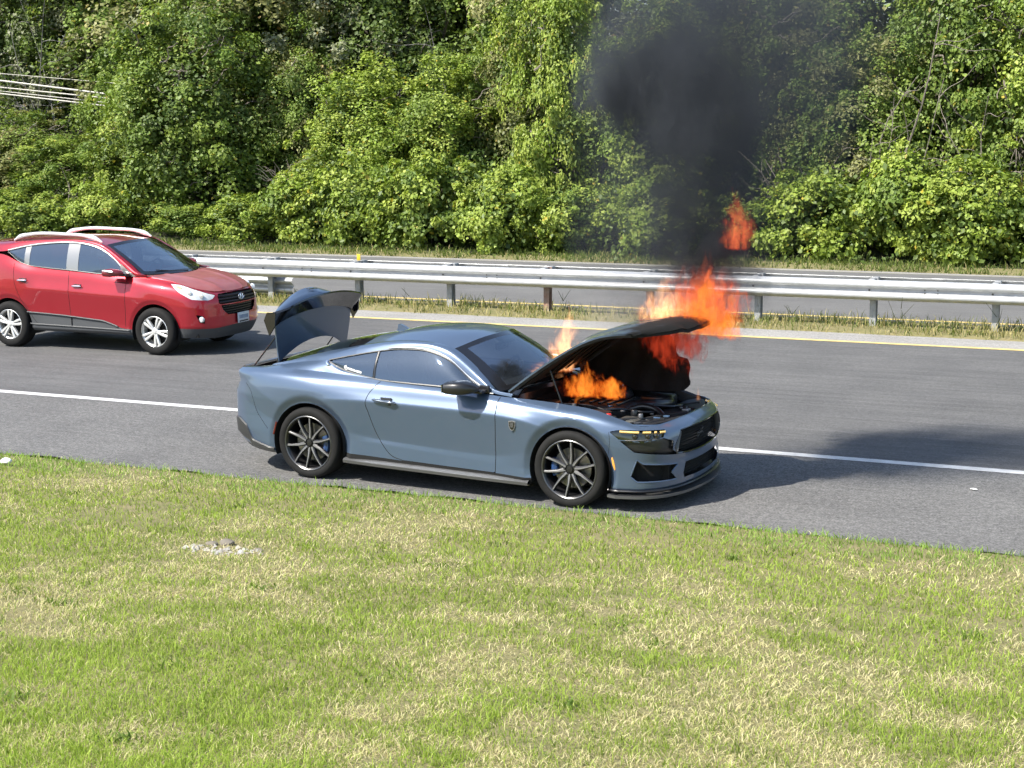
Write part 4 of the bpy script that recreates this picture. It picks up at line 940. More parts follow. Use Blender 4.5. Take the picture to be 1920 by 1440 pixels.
hs = [((.30, -.64, .76), (.42, -.56, .76), (.52, -.36, .735)), ((.05, -.48, .78), (.18, -.38, .80), (.33, -.20, .76)), ((.45, -.62, .735), (.54, -.52, .745), (.60, -.30, .74)), ((-.3, -.42, .82), (-.05, -.40, .82), (.12, -.44, .80)), ((.50, -.60, .72), (.58, -.56, .735), (.64, -.46, .74)), ((.38, .1, .77), (.5, .2, .75), (.55, .4, .73)), ((.2, -.25, .79), (.4, -.3, .78), (.5, -.1, .75))]
for k, h in enumerate(hs): mk('hose', *tube(curve(h, 14), [.012, .016, .010, .009, .018, .014, .011][k], 7), M_BLACK if k % 2 else M_PLATE, bay)
for k, (x, y, z) in enumerate([(.56, -.50, .748), (.60, -.38, .752), (.52, -.62, .742), (.30, -.44, .80), (.12, -.30, .81), (.62, .18, .752), (.50, -.25, .758), (.66, -.30, .758)]):
    mk('bracket', *bbox((x, y, z), (.04+.02*(k % 3), .025, .015), .004, r=(0, .1, .4*k)), M_ALU if k % 3 != 1 else mat('bluish_bracket', (.12, .2, .32), .3, .6), bay)
mk('radiator_hose', *tube(curve([(.62, -.20, .70), (.50, -.12, .77), (.36, -.10, .79), (.24, -.14, .76)], 16), .028, 10), M_BLACK, bay)

# ------------------------------------------------------------------ underside, wheel wells
mk('underbody', *J(box((-1.3, 0, .19), (3.9, 1.5, .04)), box((-1.37, 0, .30), (1.6, 1.74, .2)), box((-1.37, .0, .6), (1.25, 1.72, .5)), box((.62, 0, .32), (.36, 1.2, .2)), box((-3.30, 0, .40), (.4, 1.3, .3))), M_UNDER, coupe, smooth=False)
for ax, az, r, w, a_ in MU_ARCH:
    for s in (1, -1):
        a = np.linspace(-.35, math.pi+.35, 30); p = np.stack([np.stack([ax+r*np.cos(a), np.full(30, yy), az+r*np.sin(a)], -1) for yy in (-.935, -.80, -.58)], 1)
        disc = np.stack([ax+r*np.cos(a), np.full(30, -.58), az+r*np.sin(a)], -1)
        V, F = sheet(p); V2 = np.vstack([disc, [[ax, -.58, az-.2]]]); F2 = [(i, i+1, 30) for i in range(29)]
        V, F = J((V, [tuple(f) for f in F]), (V2, F2)); mk('wheel_well', V if s > 0 else mir(V), F, M_UNDER, coupe)

# ------------------------------------------------------------------ wheels
def coupe_wheel():
    """built with its outer face towards -y, hub at the origin"""
    R = .343
    rim = mk('wheel', *J(lathe([(.262, -.012), (.268, -.006), (.268, .006), (.250, .014), (.242, .03), (.238, .20), (.262, .22)], 56), lathe([(0, .022), (.05, .022), (.066, .03), (.07, .07), (0, .07)], 30)), M_RIM)
    ty = mk('tyre', *lathe([(.258, -.002), (.270, -.014), (.292, -.020), (.315, -.018), (.332, -.006), (.341, .018), (R, .05), (R, .20), (.338, .235), (.318, .25), (.26, .24)], 64), M_TYRE, rim)
    mk('rim_edge', *lathe([(.250, -.010), (.258, -.016), (.265, -.012), (.263, -.004)], 56, closed=True), mat('rim_lip', (.13, .13, .13), .3, .8), rim)
    mk('hub_cap', *lathe([(0, .006), (.026, .008), (.03, .014), (.03, .03)], 20), M_BLACK, rim)
    for k in range(5): mk('wheel_nut', *lathe([(0, .008), (.009, .010), (.011, .03)], 8, c=(.052*math.cos(k*1.2566+.6), 0, .052*math.sin(k*1.2566+.6))), M_BLACK, rim)
    for k in range(10):
        a = math.radians(36*k+12); c, s_ = math.cos(a), math.sin(a)
        rr = np.array([.045, .12, .20, .252]); wd = np.array([.022, .015, .011, .014]); yf = np.array([.014, .004, -.002, .000]); yb = yf+np.array([.04, .04, .035, .03])
        tw = np.array([0, .004, -.004, -.012])*(1 if k % 2 else -1)
        V = []
        for r_, w_, f_, b_, t_ in zip(rr, wd, yf, yb, tw):
            for uu, yy in ((-w_, b_), (-w_, f_+.006), (-w_*.35, f_), (w_*.35, f_), (w_, f_+.006), (w_, b_)): V.append((r_*c-(uu+t_)*s_, yy, r_*s_+(uu+t_)*c))
        F = [tuple(f) for f in gridF(4, 6, wrapv=True)]; sp = mk('spoke', V, F, M_RIM, rim, sharp=25)
        Ve = []
        for r_, w_, f_, t_ in zip(rr, wd, yf, tw):
            for uu in (-w_*.4, w_*.4): Ve.append((r_*c-(uu+t_)*s_, f_-.001, r_*s_+(uu+t_)*c))
        mk('spoke_face', Ve, gridF(4, 2), M_EDGE, rim, smooth=False)
    mk('brake_disc', *lathe([(.06, .075), (.178, .075), (.178, .10), (.06, .10)], 40), M_DISC, rim)
    a = np.linspace(-.45, .45, 12); p = np.stack([-.165*np.cos(a), np.full(12, .065), .165*np.sin(a)], -1); mk('brake_caliper', *tube(p, .036, 8, flat=.9), M_CAL, rim)
    return rim
w0 = coupe_wheel(); first = True
for (x, sd, rot) in ((0, -1, .12), (-2.719, -1, .35), (0, 1, .7), (-2.719, 1, .2)):
    w = w0 if first else copy_tree(w0); first = False; w.parent = coupe; w.location = (x, -.930*(-sd) if sd < 0 else .930, .343)
    w.rotation_euler = (0, 0, 0 if sd < 0 else math.pi)
    cal = [c for c in w.children if c.name.startswith('brake_caliper')][0]
    if x < -1: cal.rotation_euler = (0, math.pi, 0)

# ------------------------------------------------------------------ mirrors
for s in (1, -1):
    b = []
    for f, (x, y0, y1, z0, z1) in zip(range(7), [(-1.165, -.93, -1.09, .962, 1.035), (-1.15, -.91, -1.115, .95, 1.055), (-1.06, -.90, -1.125, .945, 1.07), (-.98, -.90, -1.11, .95, 1.068), (-.92, -.90, -1.06, .96, 1.045), (-.885, -.91, -1.0, .975, 1.02), (-.875, -.93, -.97, .985, 1.005)]):
        a = np.linspace(0, 2*np.pi, 16, endpoint=False); se = lambda q: np.sign(q)*np.abs(q)**.6
        b.append(np.stack([np.full(16, x), (y0+y1)/2+(y1-y0)/2*se(np.cos(a)), (z0+z1)/2+(z1-z0)/2*se(np.sin(a))], -1))
    V = np.concatenate(b)*[1, s, 1]; F = [tuple(f) for f in gridF(7, 16, wrapv=True)]+[tuple(range(16)), tuple(range(96, 112))]
    mm = mk('door_mirror', V, F, M_BLACK, coupe); mk('mirror_stalk', *bbox((-.905, -.875*s, .962), (.11, .12, .03), .012), M_BLACK, mm); mk('mirror_base', *bbox((-.885, -.815*s, .975), (.10, .03, .07), .01), M_BLACK, mm)
    mk('mirror_glass', *J(prism([(-.92*s, .968), (-1.10*s, .964), (-1.10*s, 1.04), (-.93*s, 1.03)], -1.172, -1.168, 'x')), M_CHROME, mm, smooth=False)

# ------------------------------------------------------------------ cabin
dash = [curve([(-.80, -.70, .93), (-.60, -.40, .955), (-.52, 0, .96), (-.60, .40, .955), (-.80, .70, .93)], 21), curve([(-.98, -.70, .95), (-.98, -.3, .955), (-.98, 0, .955), (-.98, .3, .955), (-.98, .70, .95)], 21), curve([(-1.05, -.70, .88), (-1.07, -.3, .87), (-1.07, 0, .86), (-1.07, .3, .87), (-1.05, .70, .88)], 21), curve([(-.98, -.70, .6), (-1.0, 0, .6), (-.98, .70, .6)], 21)]
mk('dashboard', *sheet(loft(dash, 21, 12)), M_INT, coupe)
mk('cabin_floor', *J(box((-1.7, 0, .42), (1.6, 1.5, .03)), box((-2.35, 0, .75), (.05, 1.45, .65))), M_INT, coupe, smooth=False)
for s in (1, -1):
    st = mk('front_seat', *bbox((-1.62, .36*s, .56), (.52, .48, .18), .06, seg=3), M_INT, coupe)
    mk('seat_back', *bbox((-1.93, .36*s, .84), (.16, .46, .62), .06, r=(0, -.25, 0), seg=3), M_INT, st); mk('headrest', *bbox((-2.02, .36*s, 1.18), (.10, .26, .17), .04, r=(0, -.2, 0), seg=3), M_INT, st)
tt = np.linspace(0, 2*np.pi, 24, endpoint=False); p = np.stack([-1.22+.06*np.sin(tt), .36+.17*np.cos(tt), .93+.16*np.sin(tt)], -1)
mk('steering_wheel', *J(tube(p, .015, 8, closed=True), box((-1.2, .36, .92), (.03, .30, .04)), tube([(-1.2, .36, .92), (-.98, .36, .82)], .03, 8)), M_INT, coupe)
mk('rear_view_mirror', *J(bbox((-1.12, 0, 1.25), (.03, .25, .075), .02), tube([(-1.10, 0, 1.25), (-1.06, 0, 1.34)], .012, 6)), M_BLACK, coupe)
mk('sensor_housing', *bbox((-1.09, 0, 1.335), (.16, .24, .06), .02, r=(0, .5, 0)), M_BLACK, coupe)
mk('phone_mount', *J(tube(curve([(-.93, .02, .95), (-.95, .02, 1.03), (-.93, .02, 1.06)], 6), .012, 6), bbox((-.93, .02, 1.08), (.02, .08, .07), .01)), M_BLACK, coupe)
# ================================================================== the red suv in the far lane
M_SRED = mat('red_suv_paint', (.36, .010, .020), .32, .6, 1.0, var=(1.5, (.39, .012, .024), .3), coat_rough=.04, rvar=(3, .3, .45))
M_CLAD = mat('grey_cladding', (.055, .058, .062), .6, bump=(90, .2, .003))
M_SILV = mat('silver_rail', (.72, .72, .71), .3, .35)
M_ALLOY = mat('bright_alloy', (.78, .78, .76), .28, .55)
M_LAMPC = mat('clear_lamp', (.74, .75, .74), .12, .1, 1.0, var=(16, (.5, .52, .53), .25))
M_SGL = glass('suv_side_glass', (.14, .17, .20), (.13, .18, .26), .28, .04, 1.1, (.55, .72, 1))
M_SWS = glass('suv_windscreen_glass', (.50, .55, .58), (.10, .12, .14), .04, 0, .5)
SPSI = .026
S_LOC = (-13.798-.905*math.sin(SPSI), 18.303+.905*math.cos(SPSI), 0)
suv = empty('suv', S_LOC, SPSI, 'red five door suv with silver roof rails driving in the lane behind the coupe', 'car')
S = Shell(SU_KEYS, arches=SU_ARCH, nt=72)
S.lab[:] = 3
S.mark(1, [(-.50, 1.3), (-.50, .9), (-.52, 0), (2, 0), (2, 1.3)]); S.lab[S.q[:-1] < .8] = 4
S.mark(4, [(-1, 0), (1.20, 0), (1.18, .60), (1.05, .80), (.93, .83), (.68, .81), (.535, .865), (.40, .89), (-1, .88)], 'q')
S.mark(5, [(4.6, 0), (4.6, .60), (4.75, .72), (9, .72), (9, 0)], 'q')
FD = [(-.50, 1.4), (-.50, .9), (-.52, .40), (-.60, .36), (-1.48, .36), (-1.50, .9), (-1.52, 1.4)]
RD = [(-1.53, 1.4), (-1.515, .9), (-1.50, .36), (-2.10, .36), (-2.30, .60), (-2.42, .80), (-2.50, 1.0), (-2.52, 1.4)]
S.mark(2, FD, 'x'); S.mark(6, RD, 'x')
S.mark(7, [(-.36, .0), (-.36, .355), (-.60, .375), (-.72, .42), (-.92, .478), (-1.63, .528), (-2.32, .560), (-2.32, 0)], 'x')
S.mark(7, [(-1, 0), (-1, .43), (.0, .43), (.60, .395), (1.2, .41), (1.2, 0)], 'q', only=[4, 1])
for ax, az, r, w, a in SU_ARCH: S.mark(0, circ(ax, az, r, .2), 'x')
HEAD = [(1.30, 1.052), (1.16, 1.038), (1.018, 1.003), (.76, .935), (.535, .875), (.60, .825), (.679, .808), (.927, .828), (1.123, .925), (1.25, 1.02)]
GRL = [(-.1, .895), (.46, .885), (.50, .85), (.505, .755), (.46, .735), (-.1, .735)]
LOWG = [(-.1, .71), (.46, .722), (.43, .65), (.33, .575), (-.1, .565)]
FOG = [(.875, .606), (.783, .592), (.744, .532), (.757, .474), (.823, .492)]
for k, pg in ((8, HEAD), (9, GRL), (10, LOWG), (11, FOG)): S.mark(k, pg, 'q')
PV = S.P.reshape(-1, 3); NV = S.N.reshape(-1, 3)
both('front_wing', PV, S.faces([1]), M_SRED, suv, sharp=30)
fdn, fdf = both('front_door', PV, S.faces([2]), M_SRED, suv, sharp=30); rdn, rdf = both('rear_door', PV, S.faces([6]), M_SRED, suv, sharp=30)
for lb in pieces(S, 3, 40): both('rear_panel', PV, S.faces([lb]), M_SRED, suv, sharp=30)
both('rear_quarter', PV, S.faces([3]), M_SRED, suv, sharp=30)
centred('front_bumper', [4], M_SRED, suv); centred('rear_bumper', [5], M_CLAD, suv); clad = centred('cladding', [7], M_CLAD, suv)
for s in (1, -1):
    fl = (lambda V: V if s > 0 else mir(V))
    hl = mk('headlight', fl(PV-NV*.004), S.faces([8]), M_LAMPC, suv)
    for qq, zz, rr in ((.98, .92, .045), (.80, .875, .05)):
        mk('lamp_lens', *lathe([(0, -.010), (rr*.7, -.008), (rr, 0), (rr, .01)], 16, c=fl(S.at(qq, zz, 'q', -.002))[0]), mat('lamp_reflector', (.82, .83, .84), .1, .7), hl)
    mk('turn_signal', *tube(fl(S.at(np.linspace(1.22, 1.10, 6), np.linspace(1.025, .985, 6), 'q', .001)), [.004, .014, .018, .018, .014, .004], 7), mat('amber_tint', (.7, .62, .3), .2), hl)
    mk('fog_recess', fl(PV-NV*.03), S.faces([11], 1), M_UNDER, suv)
    mk('fog_lamp', *lathe([(0, -.02), (.035, -.014), (.045, 0), (.045, .02)], 16, c=fl(S.at(.80, .535, 'q', -.012))[0]), M_LAMPC, suv)
    for pts in ([(-.50, 1.13), (-.50, .9), (-.52, .40)], [(-1.53, 1.19), (-1.515, .9), (-1.50, .36)], [(-2.10, .36), (-2.30, .60), (-2.42, .80), (-2.50, 1.0), (-2.52, 1.28)]):
        c2 = curve(np.array(pts, float), 40); mk('panel_gap', *tube(fl(S.at(c2[:, 0], c2[:, 1], 'x', -.001)), .004, 5), M_UNDER, suv)
    for dr, (x0, x1, z) in (((fdn if s > 0 else fdf), (-1.44, -1.27, .968)), ((rdn if s > 0 else rdf), (-2.43, -2.26, 1.03))):
        x = np.linspace(x0, x1, 10); mk('door_handle', *tube(fl(S.at(x, x*0+z, 'x', .025)), [.006, .013, .015, .015, .015, .015, .015, .015, .013, .006], 8), M_CHROME, dr)
        mk('handle_pocket', *bbox(fl(S.at((x0+x1)/2, z, 'x', -.002))[0], (.13, .012, .07), .006), M_BLACK, dr)
    # cladding ledges
    x = np.linspace(-.66, -2.30, 40); zz = np.interp(x, [-2.32, -1.63, -.92, -.72, -.60], [.556, .524, .472, .415, .372]); mk('cladding_edge', *tube(fl(S.at(x, zz, 'x', .010)), .012, 6), M_CLAD, clad)
    x = np.linspace(-.45, -2.25, 40); mk('sill_step', *tube(fl(S.at(x, np.interp(x, [-2.25, -.45], [.375, .345]), 'x', .004)), .014, 6), M_CLAD, clad)
    for xx in (-1.49,): mk('cladding_gap', *tube(fl(S.at(np.full(6, xx), np.linspace(.37, .52, 6), 'x', .004)), .008, 5), M_UNDER, clad)
gr = centred('grille', [9], M_UNDER, suv, .03, 1)
for k in range(3):
    q = np.linspace(0, .49, 20); p = S.at(q, q*0+.765+.045*k, 'q', -.004); mk('grille_bar', *tube(np.vstack([mir(p)[::-1], p[1:]]), .012, 6), mat('dark_red_grille', (.014, .004, .004), .4, .1, .4), gr)
lg = centred('lower_grille', [10], M_UNDER, suv, .05, 1)
for k in range(4):
    q = np.linspace(0, .40, 16); p = S.at(q, q*0+.595+.034*k, 'q', -.03); mk('grille_bar', *tube(np.vstack([mir(p)[::-1], p[1:]]), .007, 5), M_BLACK, lg)
# oval badge with a slanted letter
tt = np.linspace(0, 2*np.pi, 28, endpoint=False); bx = .93
bd = mk('grille_badge', *tube(np.stack([bx+0*tt, .075*np.cos(tt), .815+.04*np.sin(tt)], -1), .006, 6, closed=True), M_CHROME, suv)
for s in (1, -1): mk('letter_bar', *tube([(bx, .026*s-.010, .785), (bx, .026*s+.010, .845)], .006, 6), M_CHROME, bd)
mk('letter_bar', *tube(curve([(bx, -.03, .812), (bx, 0, .815), (bx, .03, .818)], 5), .005, 6), M_CHROME, bd)
# number plate with soft unreadable characters
pl = mk('number_plate', *bbox((.955, 0, .505), (.012, .305, .155), .006), mat('plate_white', (.58, .60, .61), .4, var=(30, (.45, .5, .56), .2)), suv)
for k in range(7): mk('plate_character', *box((.962, .105-.035*k, .515), (.002, .020, .055)), mat('plate_ink', (.10, .16, .26), .6), pl, smooth=False)
mk('plate_band', *box((.962, 0, .45), (.002, .24, .022)), M_BLACK, pl, smooth=False)
# glasshouse
Bk = cv([(-2.68, .778, 1.445), (-2.60, .79, 1.40), (-2.49, .805, 1.325), (-2.30, .818, 1.262), (-2.0, .822, 1.232), (-1.48, .818, 1.20), (-1.0, .812, 1.165), (-.42, .795, 1.14)])
Tk = cv([(-2.68, .772, 1.462), (-2.33, .735, 1.535), (-1.95, .716, 1.582), (-1.56, .706, 1.600), (-1.26, .710, 1.580), (-.97, .725, 1.505), (-.75, .75, 1.378), (-.55, .778, 1.215), (-.42, .794, 1.142)])
both('front_side_window', *sheet(sideglass(-1.40, -.46, 40)), M_SGL, suv); both('rear_side_window', *sheet(sideglass(-2.28, -1.56, 30)), M_SGL, suv); both('quarter_window', *sheet(sideglass(-2.64, -2.34, 16)), M_SGL, suv)
x = np.linspace(-1.585, -1.375, 6); P = sideglass(-1.585, -1.375, 6); P[..., 1] -= .004; both('door_pillar', *sheet(P), mat('pillar_trim_grey', (.28, .28, .28), .3, .5, .5), suv)
P = sideglass(-2.36, -2.265, 5); P[..., 1] -= .004; both('rear_pillar_trim', *sheet(P), MATS['pillar_trim_grey'], suv)
xs = np.linspace(-.42, -2.68, 60); both('belt_trim', *tube(near(bel(xs))+[0, -.004, -.002], .010, 6), M_BLACK, suv)
xs = np.linspace(-2.68, -.44, 70); both('window_trim', *tube(near(top(xs))+[0, -.008, .006], .013, 6), mat('bright_window_trim', (.66, .66, .64), .2, .75), suv)
RE2 = cv([(-3.12, .54, 1.565), (-2.7, .585, 1.60), (-2.2, .603, 1.628), (-1.5, .612, 1.640), (-.98, .628, 1.578), (-.75, .655, 1.455), (-.5, .70, 1.31), (-.28, .748, 1.175), (-.10, .752, 1.145)])
c0 = curve(np.vstack([[(-3.05, .70, 1.43)], top(np.linspace(-2.68, -.42, 20)), [(-.2, .765, 1.125)]]), 50); c1 = curve(RE2, 50)
both('roof_pillar', *sheet(near(loft([c0+[0, .004, .004], (c0+c1)/2+np.array([0, .028, .026]), c1], 50, 9))), M_SRED, suv)
WT = ((-.98, .628, 1.578), (-.90, .34, 1.612), (-.87, 0, 1.622))
rr = [row(*WT), row((-1.5, .612, 1.640), (-1.5, .34, 1.664), (-1.5, 0, 1.672)), row((-2.2, .603, 1.628), (-2.2, .34, 1.655), (-2.2, 0, 1.664)), row((-2.75, .585, 1.60), (-2.78, .34, 1.625), (-2.8, 0, 1.632)), row((-3.14, .54, 1.562), (-3.2, .34, 1.578), (-3.22, 0, 1.585))]
mk('roof', *sheet(loft(rr, 33, 30)), M_SRED, suv)
WB = ((-.28, .748, 1.175), (-.10, .42, 1.155), (.0, 0, 1.150))
ws = loft([row(*WT), row((-.62, .685, 1.385), (-.50, .38, 1.405), (-.44, 0, 1.412)), row(*WB)], 41, 25); kk = np.ones((40, 24), bool); kk[2:-2, 2:-2] = False
mk('windscreen', ws.reshape(-1, 3), gridF(41, 25)[(~kk).ravel()], M_SWS, suv); mk('windscreen_band', ws.reshape(-1, 3), gridF(41, 25)[kk.ravel()], M_GLOSSB, suv)
# wipers
for y0, y1 in ((.05, -.52), (.55, .02)): mk('wiper', *tube(curve([(-.02, y0, 1.17), (-.09, (y0+y1)/2, 1.182), (-.20, y1, 1.215)], 8), .008, 5), M_BLACK, suv)
# bonnet
xs = np.linspace(-.24, .86, 40); fe = S.P0[:, -1]; i = (fe[:, 0] > -.3); e = fe[i]*[1, -1, 1]; k = np.argsort(-e[:, 1]); e0 = curve(e[np.argsort(e[:, 0])][::6], 40)
e0 = np.stack([np.interp(np.linspace(0, 1, 40), np.linspace(0, 1, len(e)), e[::-1, c]) for c in range(3)], -1)
# from windscreen base edge forward and round to the nose
HC = curve([(-.02, 0, 1.145), (.25, 0, 1.115), (.55, 0, 1.045), (.74, 0, .965), (.815, 0, .905)], 40)
HEd = curve([(-.26, .75, 1.150), (.0, .755, 1.118), (.30, .74, 1.062), (.50, .70, 1.005), (.66, .60, .955), (.76, .45, .925)], 40)
v = np.linspace(-1, 1, 41); w = np.abs(v)**2.4; HP2 = np.empty((40, 41, 3)); HP2[..., 0] = HC[:, None, 0]*(1-w)+HEd[:, None, 0]*w; HP2[..., 2] = HC[:, None, 2]*(1-w)+HEd[:, None, 2]*w; HP2[..., 1] = HEd[:, None, 1]*v
HP2[..., 2] += .012*np.exp(-((np.abs(HP2[..., 1])-.42+.18*np.clip(HP2[..., 0], 0, 1))/.05)**2)
mk('bonnet', *sheet(HP2), mat('pale_red_bonnet', (.26, .055, .05), .5, .1, .5, var=(3, (.33, .12, .11), .3)), suv)  # bonnet red set paler and pinker than the body paint
fe2 = curve(np.array([p for p in (S.P0[::8, -1]*[1, -1, 1]) if p[0] > -.26]), 60); hb = curve(np.vstack([HP2[:, -1][::-1]]), 60)
o = S.P0[:, -1]*[1, -1, 1]; sel = o[o[:, 0] > -.24]; hb = np.vstack([HP2[-1, 20:], HP2[::-1, -1][1:]]); P = np.stack([curve(sel, 70, True), curve(hb, 70, True)], 1); both('bonnet_edge', *sheet(near(P)), M_SRED, suv)
# roof rails
for s in (1, -1):
    p = curve([(-2.70, .60*s, 1.608), (-2.58, .605*s, 1.665), (-2.40, .608*s, 1.70), (-1.62, .615*s, 1.715), (-1.35, .618*s, 1.70), (-1.17, .620*s, 1.66), (-1.06, .622*s, 1.612)], 40)
    rl = mk('roof_rail', *tube(p, np.interp(np.linspace(0, 1, 40), [0, .08, .2, .8, .92, 1], [.014, .034, .024, .024, .036, .012]), 8, flat=1.1), M_SILV, suv)
# rear spoiler, tailgate
mk('tail_spoiler', *slab(loft([row((-3.10, .54, 1.575), (-3.14, .3, 1.592), (-3.16, 0, 1.597)), row((-3.34, .56, 1.555), (-3.38, .3, 1.565), (-3.40, 0, 1.568))], 33, 6), .03), M_SRED, suv)
tg = loft([row((-3.12, .54, 1.56), (-3.2, .3, 1.575), (-3.22, 0, 1.58)), row((-3.22, .66, 1.42), (-3.30, .3, 1.43), (-3.32, 0, 1.43)), row((-3.28, .70, 1.42), (-3.30, .3, 1.42), (-3.30, 0, 1.42))], 33, 8); mk('rear_window', *sheet(tg), M_REARG, suv)
c0 = curve([(-3.05, .70, 1.43), (-3.08, .62, 1.50), (-3.12, .54, 1.565)], 12); c1 = curve([(-3.24, .66, 1.42), (-3.2, .6, 1.5), (-3.14, .54, 1.56)], 12); both('rear_pillar', *sheet(near(np.stack([c0, c1], 1))), M_SRED, suv)
# mirrors
for s in (1, -1):
    b = []
    for (x, y0, y1, z0, z1) in [(-.76, -.93, -1.05, 1.165, 1.225), (-.75, -.91, -1.08, 1.145, 1.25), (-.66, -.90, -1.085, 1.14, 1.265), (-.57, -.90, -1.06, 1.15, 1.255), (-.50, -.91, -1.0, 1.165, 1.235), (-.475, -.93, -.96, 1.18, 1.21)]:
        a = np.linspace(0, 2*np.pi, 16, endpoint=False); se = lambda q: np.sign(q)*np.abs(q)**.65
        b.append(np.stack([np.full(16, x), (y0+y1)/2+(y1-y0)/2*se(np.cos(a)), (z0+z1)/2+(z1-z0)/2*se(np.sin(a))], -1))
    mm = mk('door_mirror', np.concatenate(b)*[1, s, 1], [tuple(f) for f in gridF(6, 16, wrapv=True)]+[tuple(range(16)), tuple(range(80, 96))], mat('dark_red_mirror', (.16, .008, .012), .3, .1, 1), suv)
    mk('mirror_stalk', *bbox((-.50, -.86*s, 1.165), (.12, .12, .05), .015), M_BLACK, mm); mk('mirror_band', *tube([(-.745, -1.06*s, 1.235), (-.64, -1.088*s, 1.232), (-.56, -1.07*s, 1.225)], .014, 6), M_SILV, mm)
    mk('mirror_gusset', *J(prism([(-.62, 1.15), (-.36, 1.138), (-.62, 1.32)], -.795*s, -.80*s)), MATS['bright_window_trim'], mm, smooth=False)
# wheels
def suv_wheel():
    R = .350
    rim = mk('wheel', *J(lathe([(.222, -.008), (.230, -.004), (.230, .008), (.214, .016), (.206, .03), (.20, .19), (.225, .21)], 48), lathe([(0, .004), (.045, .006), (.06, .014), (.062, .06), (0, .06)], 26)), M_ALLOY)
    mk('tyre', *lathe([(.224, .0), (.236, -.012), (.262, -.020), (.295, -.020), (.325, -.010), (.342, .012), (R, .04), (R, .185), (.342, .21), (.30, .23), (.22, .22)], 56), M_TYRE, rim)
    for k in range(5):
        for d in (-1, 1):
            a = math.radians(72*k+90); c, s_ = math.cos(a), math.sin(a); V = []
            for r_, off, w_, f_, b_ in ((.04, .010, .012, .006, .05), (.11, .022, .017, -.002, .04), (.17, .030, .020, -.006, .03), (.218, .036, .017, -.004, .03)):
                for uu, yy in ((-w_, b_), (-w_, f_+.005), (-w_*.6, f_), (w_*.6, f_), (w_, f_+.005), (w_, b_)):
                    t_ = uu+d*off; V.append((r_*c-t_*s_, yy, r_*s_+t_*c))
            mk('spoke', V, [tuple(f) for f in gridF(4, 6, wrapv=True)], M_ALLOY, rim, sharp=25)
    mk('hub_cap', *lathe([(0, -.004), (.022, -.002), (.026, .006), (.026, .02)], 18), M_ALLOY, rim)
    mk('brake_disc', *lathe([(0, .08), (.15, .08), (.15, .10), (0, .10)], 30), M_UNDER, rim)
    mk('wheel_backing', *lathe([(0, .12), (.205, .12)], 30), M_UNDER, rim)
    return rim
w0 = suv_wheel(); first = True
for (x, sd) in ((0, -1), (-2.64, -1), (0, 1), (-2.64, 1)):
    w = w0 if first else copy_tree(w0); first = False; w.parent = suv; w.location = (x, .90*sd, .350); w.rotation_euler = (0, .45 if x == 0 else .1, 0 if sd < 0 else math.pi)
mk('underbody', *J(box((-1.3, 0, .30), (3.9, 1.5, .06)), box((-1.32, 0, .40), (1.75, 1.72, .22)), box((-1.32, 0, .75), (1.75, 1.7, .6)), box((.5, 0, .45), (.5, 1.1, .3)), box((-3.1, 0, .6), (.4, 1.4, .4))), M_UNDER, suv, smooth=False)
for ax, az, r, w_, a_ in SU_ARCH:
    for s in (1, -1):
        a = np.linspace(-.35, math.pi+.35, 30); p = np.stack([np.stack([ax+r*np.cos(a), np.full(30, yy), az+r*np.sin(a)], -1) for yy in (-.885, -.75, -.55)], 1); V, F = sheet(p)
        V2 = np.vstack([np.stack([ax+r*np.cos(a), np.full(30, -.55), az+r*np.sin(a)], -1), [[ax, -.55, az-.2]]]); V, F = J((V, [tuple(f) for f in F]), (V2, [(i, i+1, 30) for i in range(29)])); mk('wheel_well', V if s > 0 else mir(V), F, M_UNDER, suv)
# cabin
mk('dashboard', *sheet(loft([curve([(-.30, -.70, 1.15), (-.08, 0, 1.14), (-.30, .70, 1.15)], 15), curve([(-.62, -.70, 1.14), (-.60, 0, 1.14), (-.62, .70, 1.14)], 15), curve([(-.68, -.70, .8), (-.68, 0, .8), (-.68, .70, .8)], 15)], 15, 8)), M_INT, suv)
mk('cabin_floor', *J(box((-1.6, 0, .55), (2.2, 1.5, .03)), box((-2.3, 0, .8), (.06, 1.4, .6))), M_INT, suv, smooth=False)
for s in (1, -1):
    st = mk('front_seat', *bbox((-1.25, .36*s, .75), (.5, .48, .2), .06, seg=3), M_INT, suv); mk('seat_back', *bbox((-1.52, .36*s, 1.08), (.15, .46, .62), .06, r=(0, -.2, 0), seg=3), M_INT, st); mk('headrest', *bbox((-1.60, .36*s, 1.44), (.10, .26, .16), .04, seg=3), M_INT, st)
p = np.stack([-.86+.07*np.sin(tt), .36+.18*np.cos(tt), 1.12+.17*np.sin(tt)], -1); mk('steering_wheel', *tube(p, .016, 8, closed=True), M_INT, suv)
mk('rear_view_mirror', *bbox((-.82, 0, 1.52), (.03, .24, .07), .02), M_BLACK, suv)
# ================================================================== the woods beyond the far road
M_LEAF = leafmat('leaf', .32, .5, .35)
M_BARK = mat('bark', (.075, .062, .05), .9, var=(8, (.04, .034, .028), .2), bump=(14, .8, .03))
M_TWIG = mat('pale_twig', (.24, .21, .17), .85, var=(6, (.12, .10, .085), .25))
BRIGHT = ((.21, .30, .040), (.36, .43, .085)); MIDG = ((.13, .205, .036), (.25, .325, .065)); DARKG = ((.08, .13, .03), (.15, .205, .05)); OLIVE = ((.18, .205, .065), (.29, .285, .115)); GREY = ((.19, .215, .115), (.30, .31, .19))

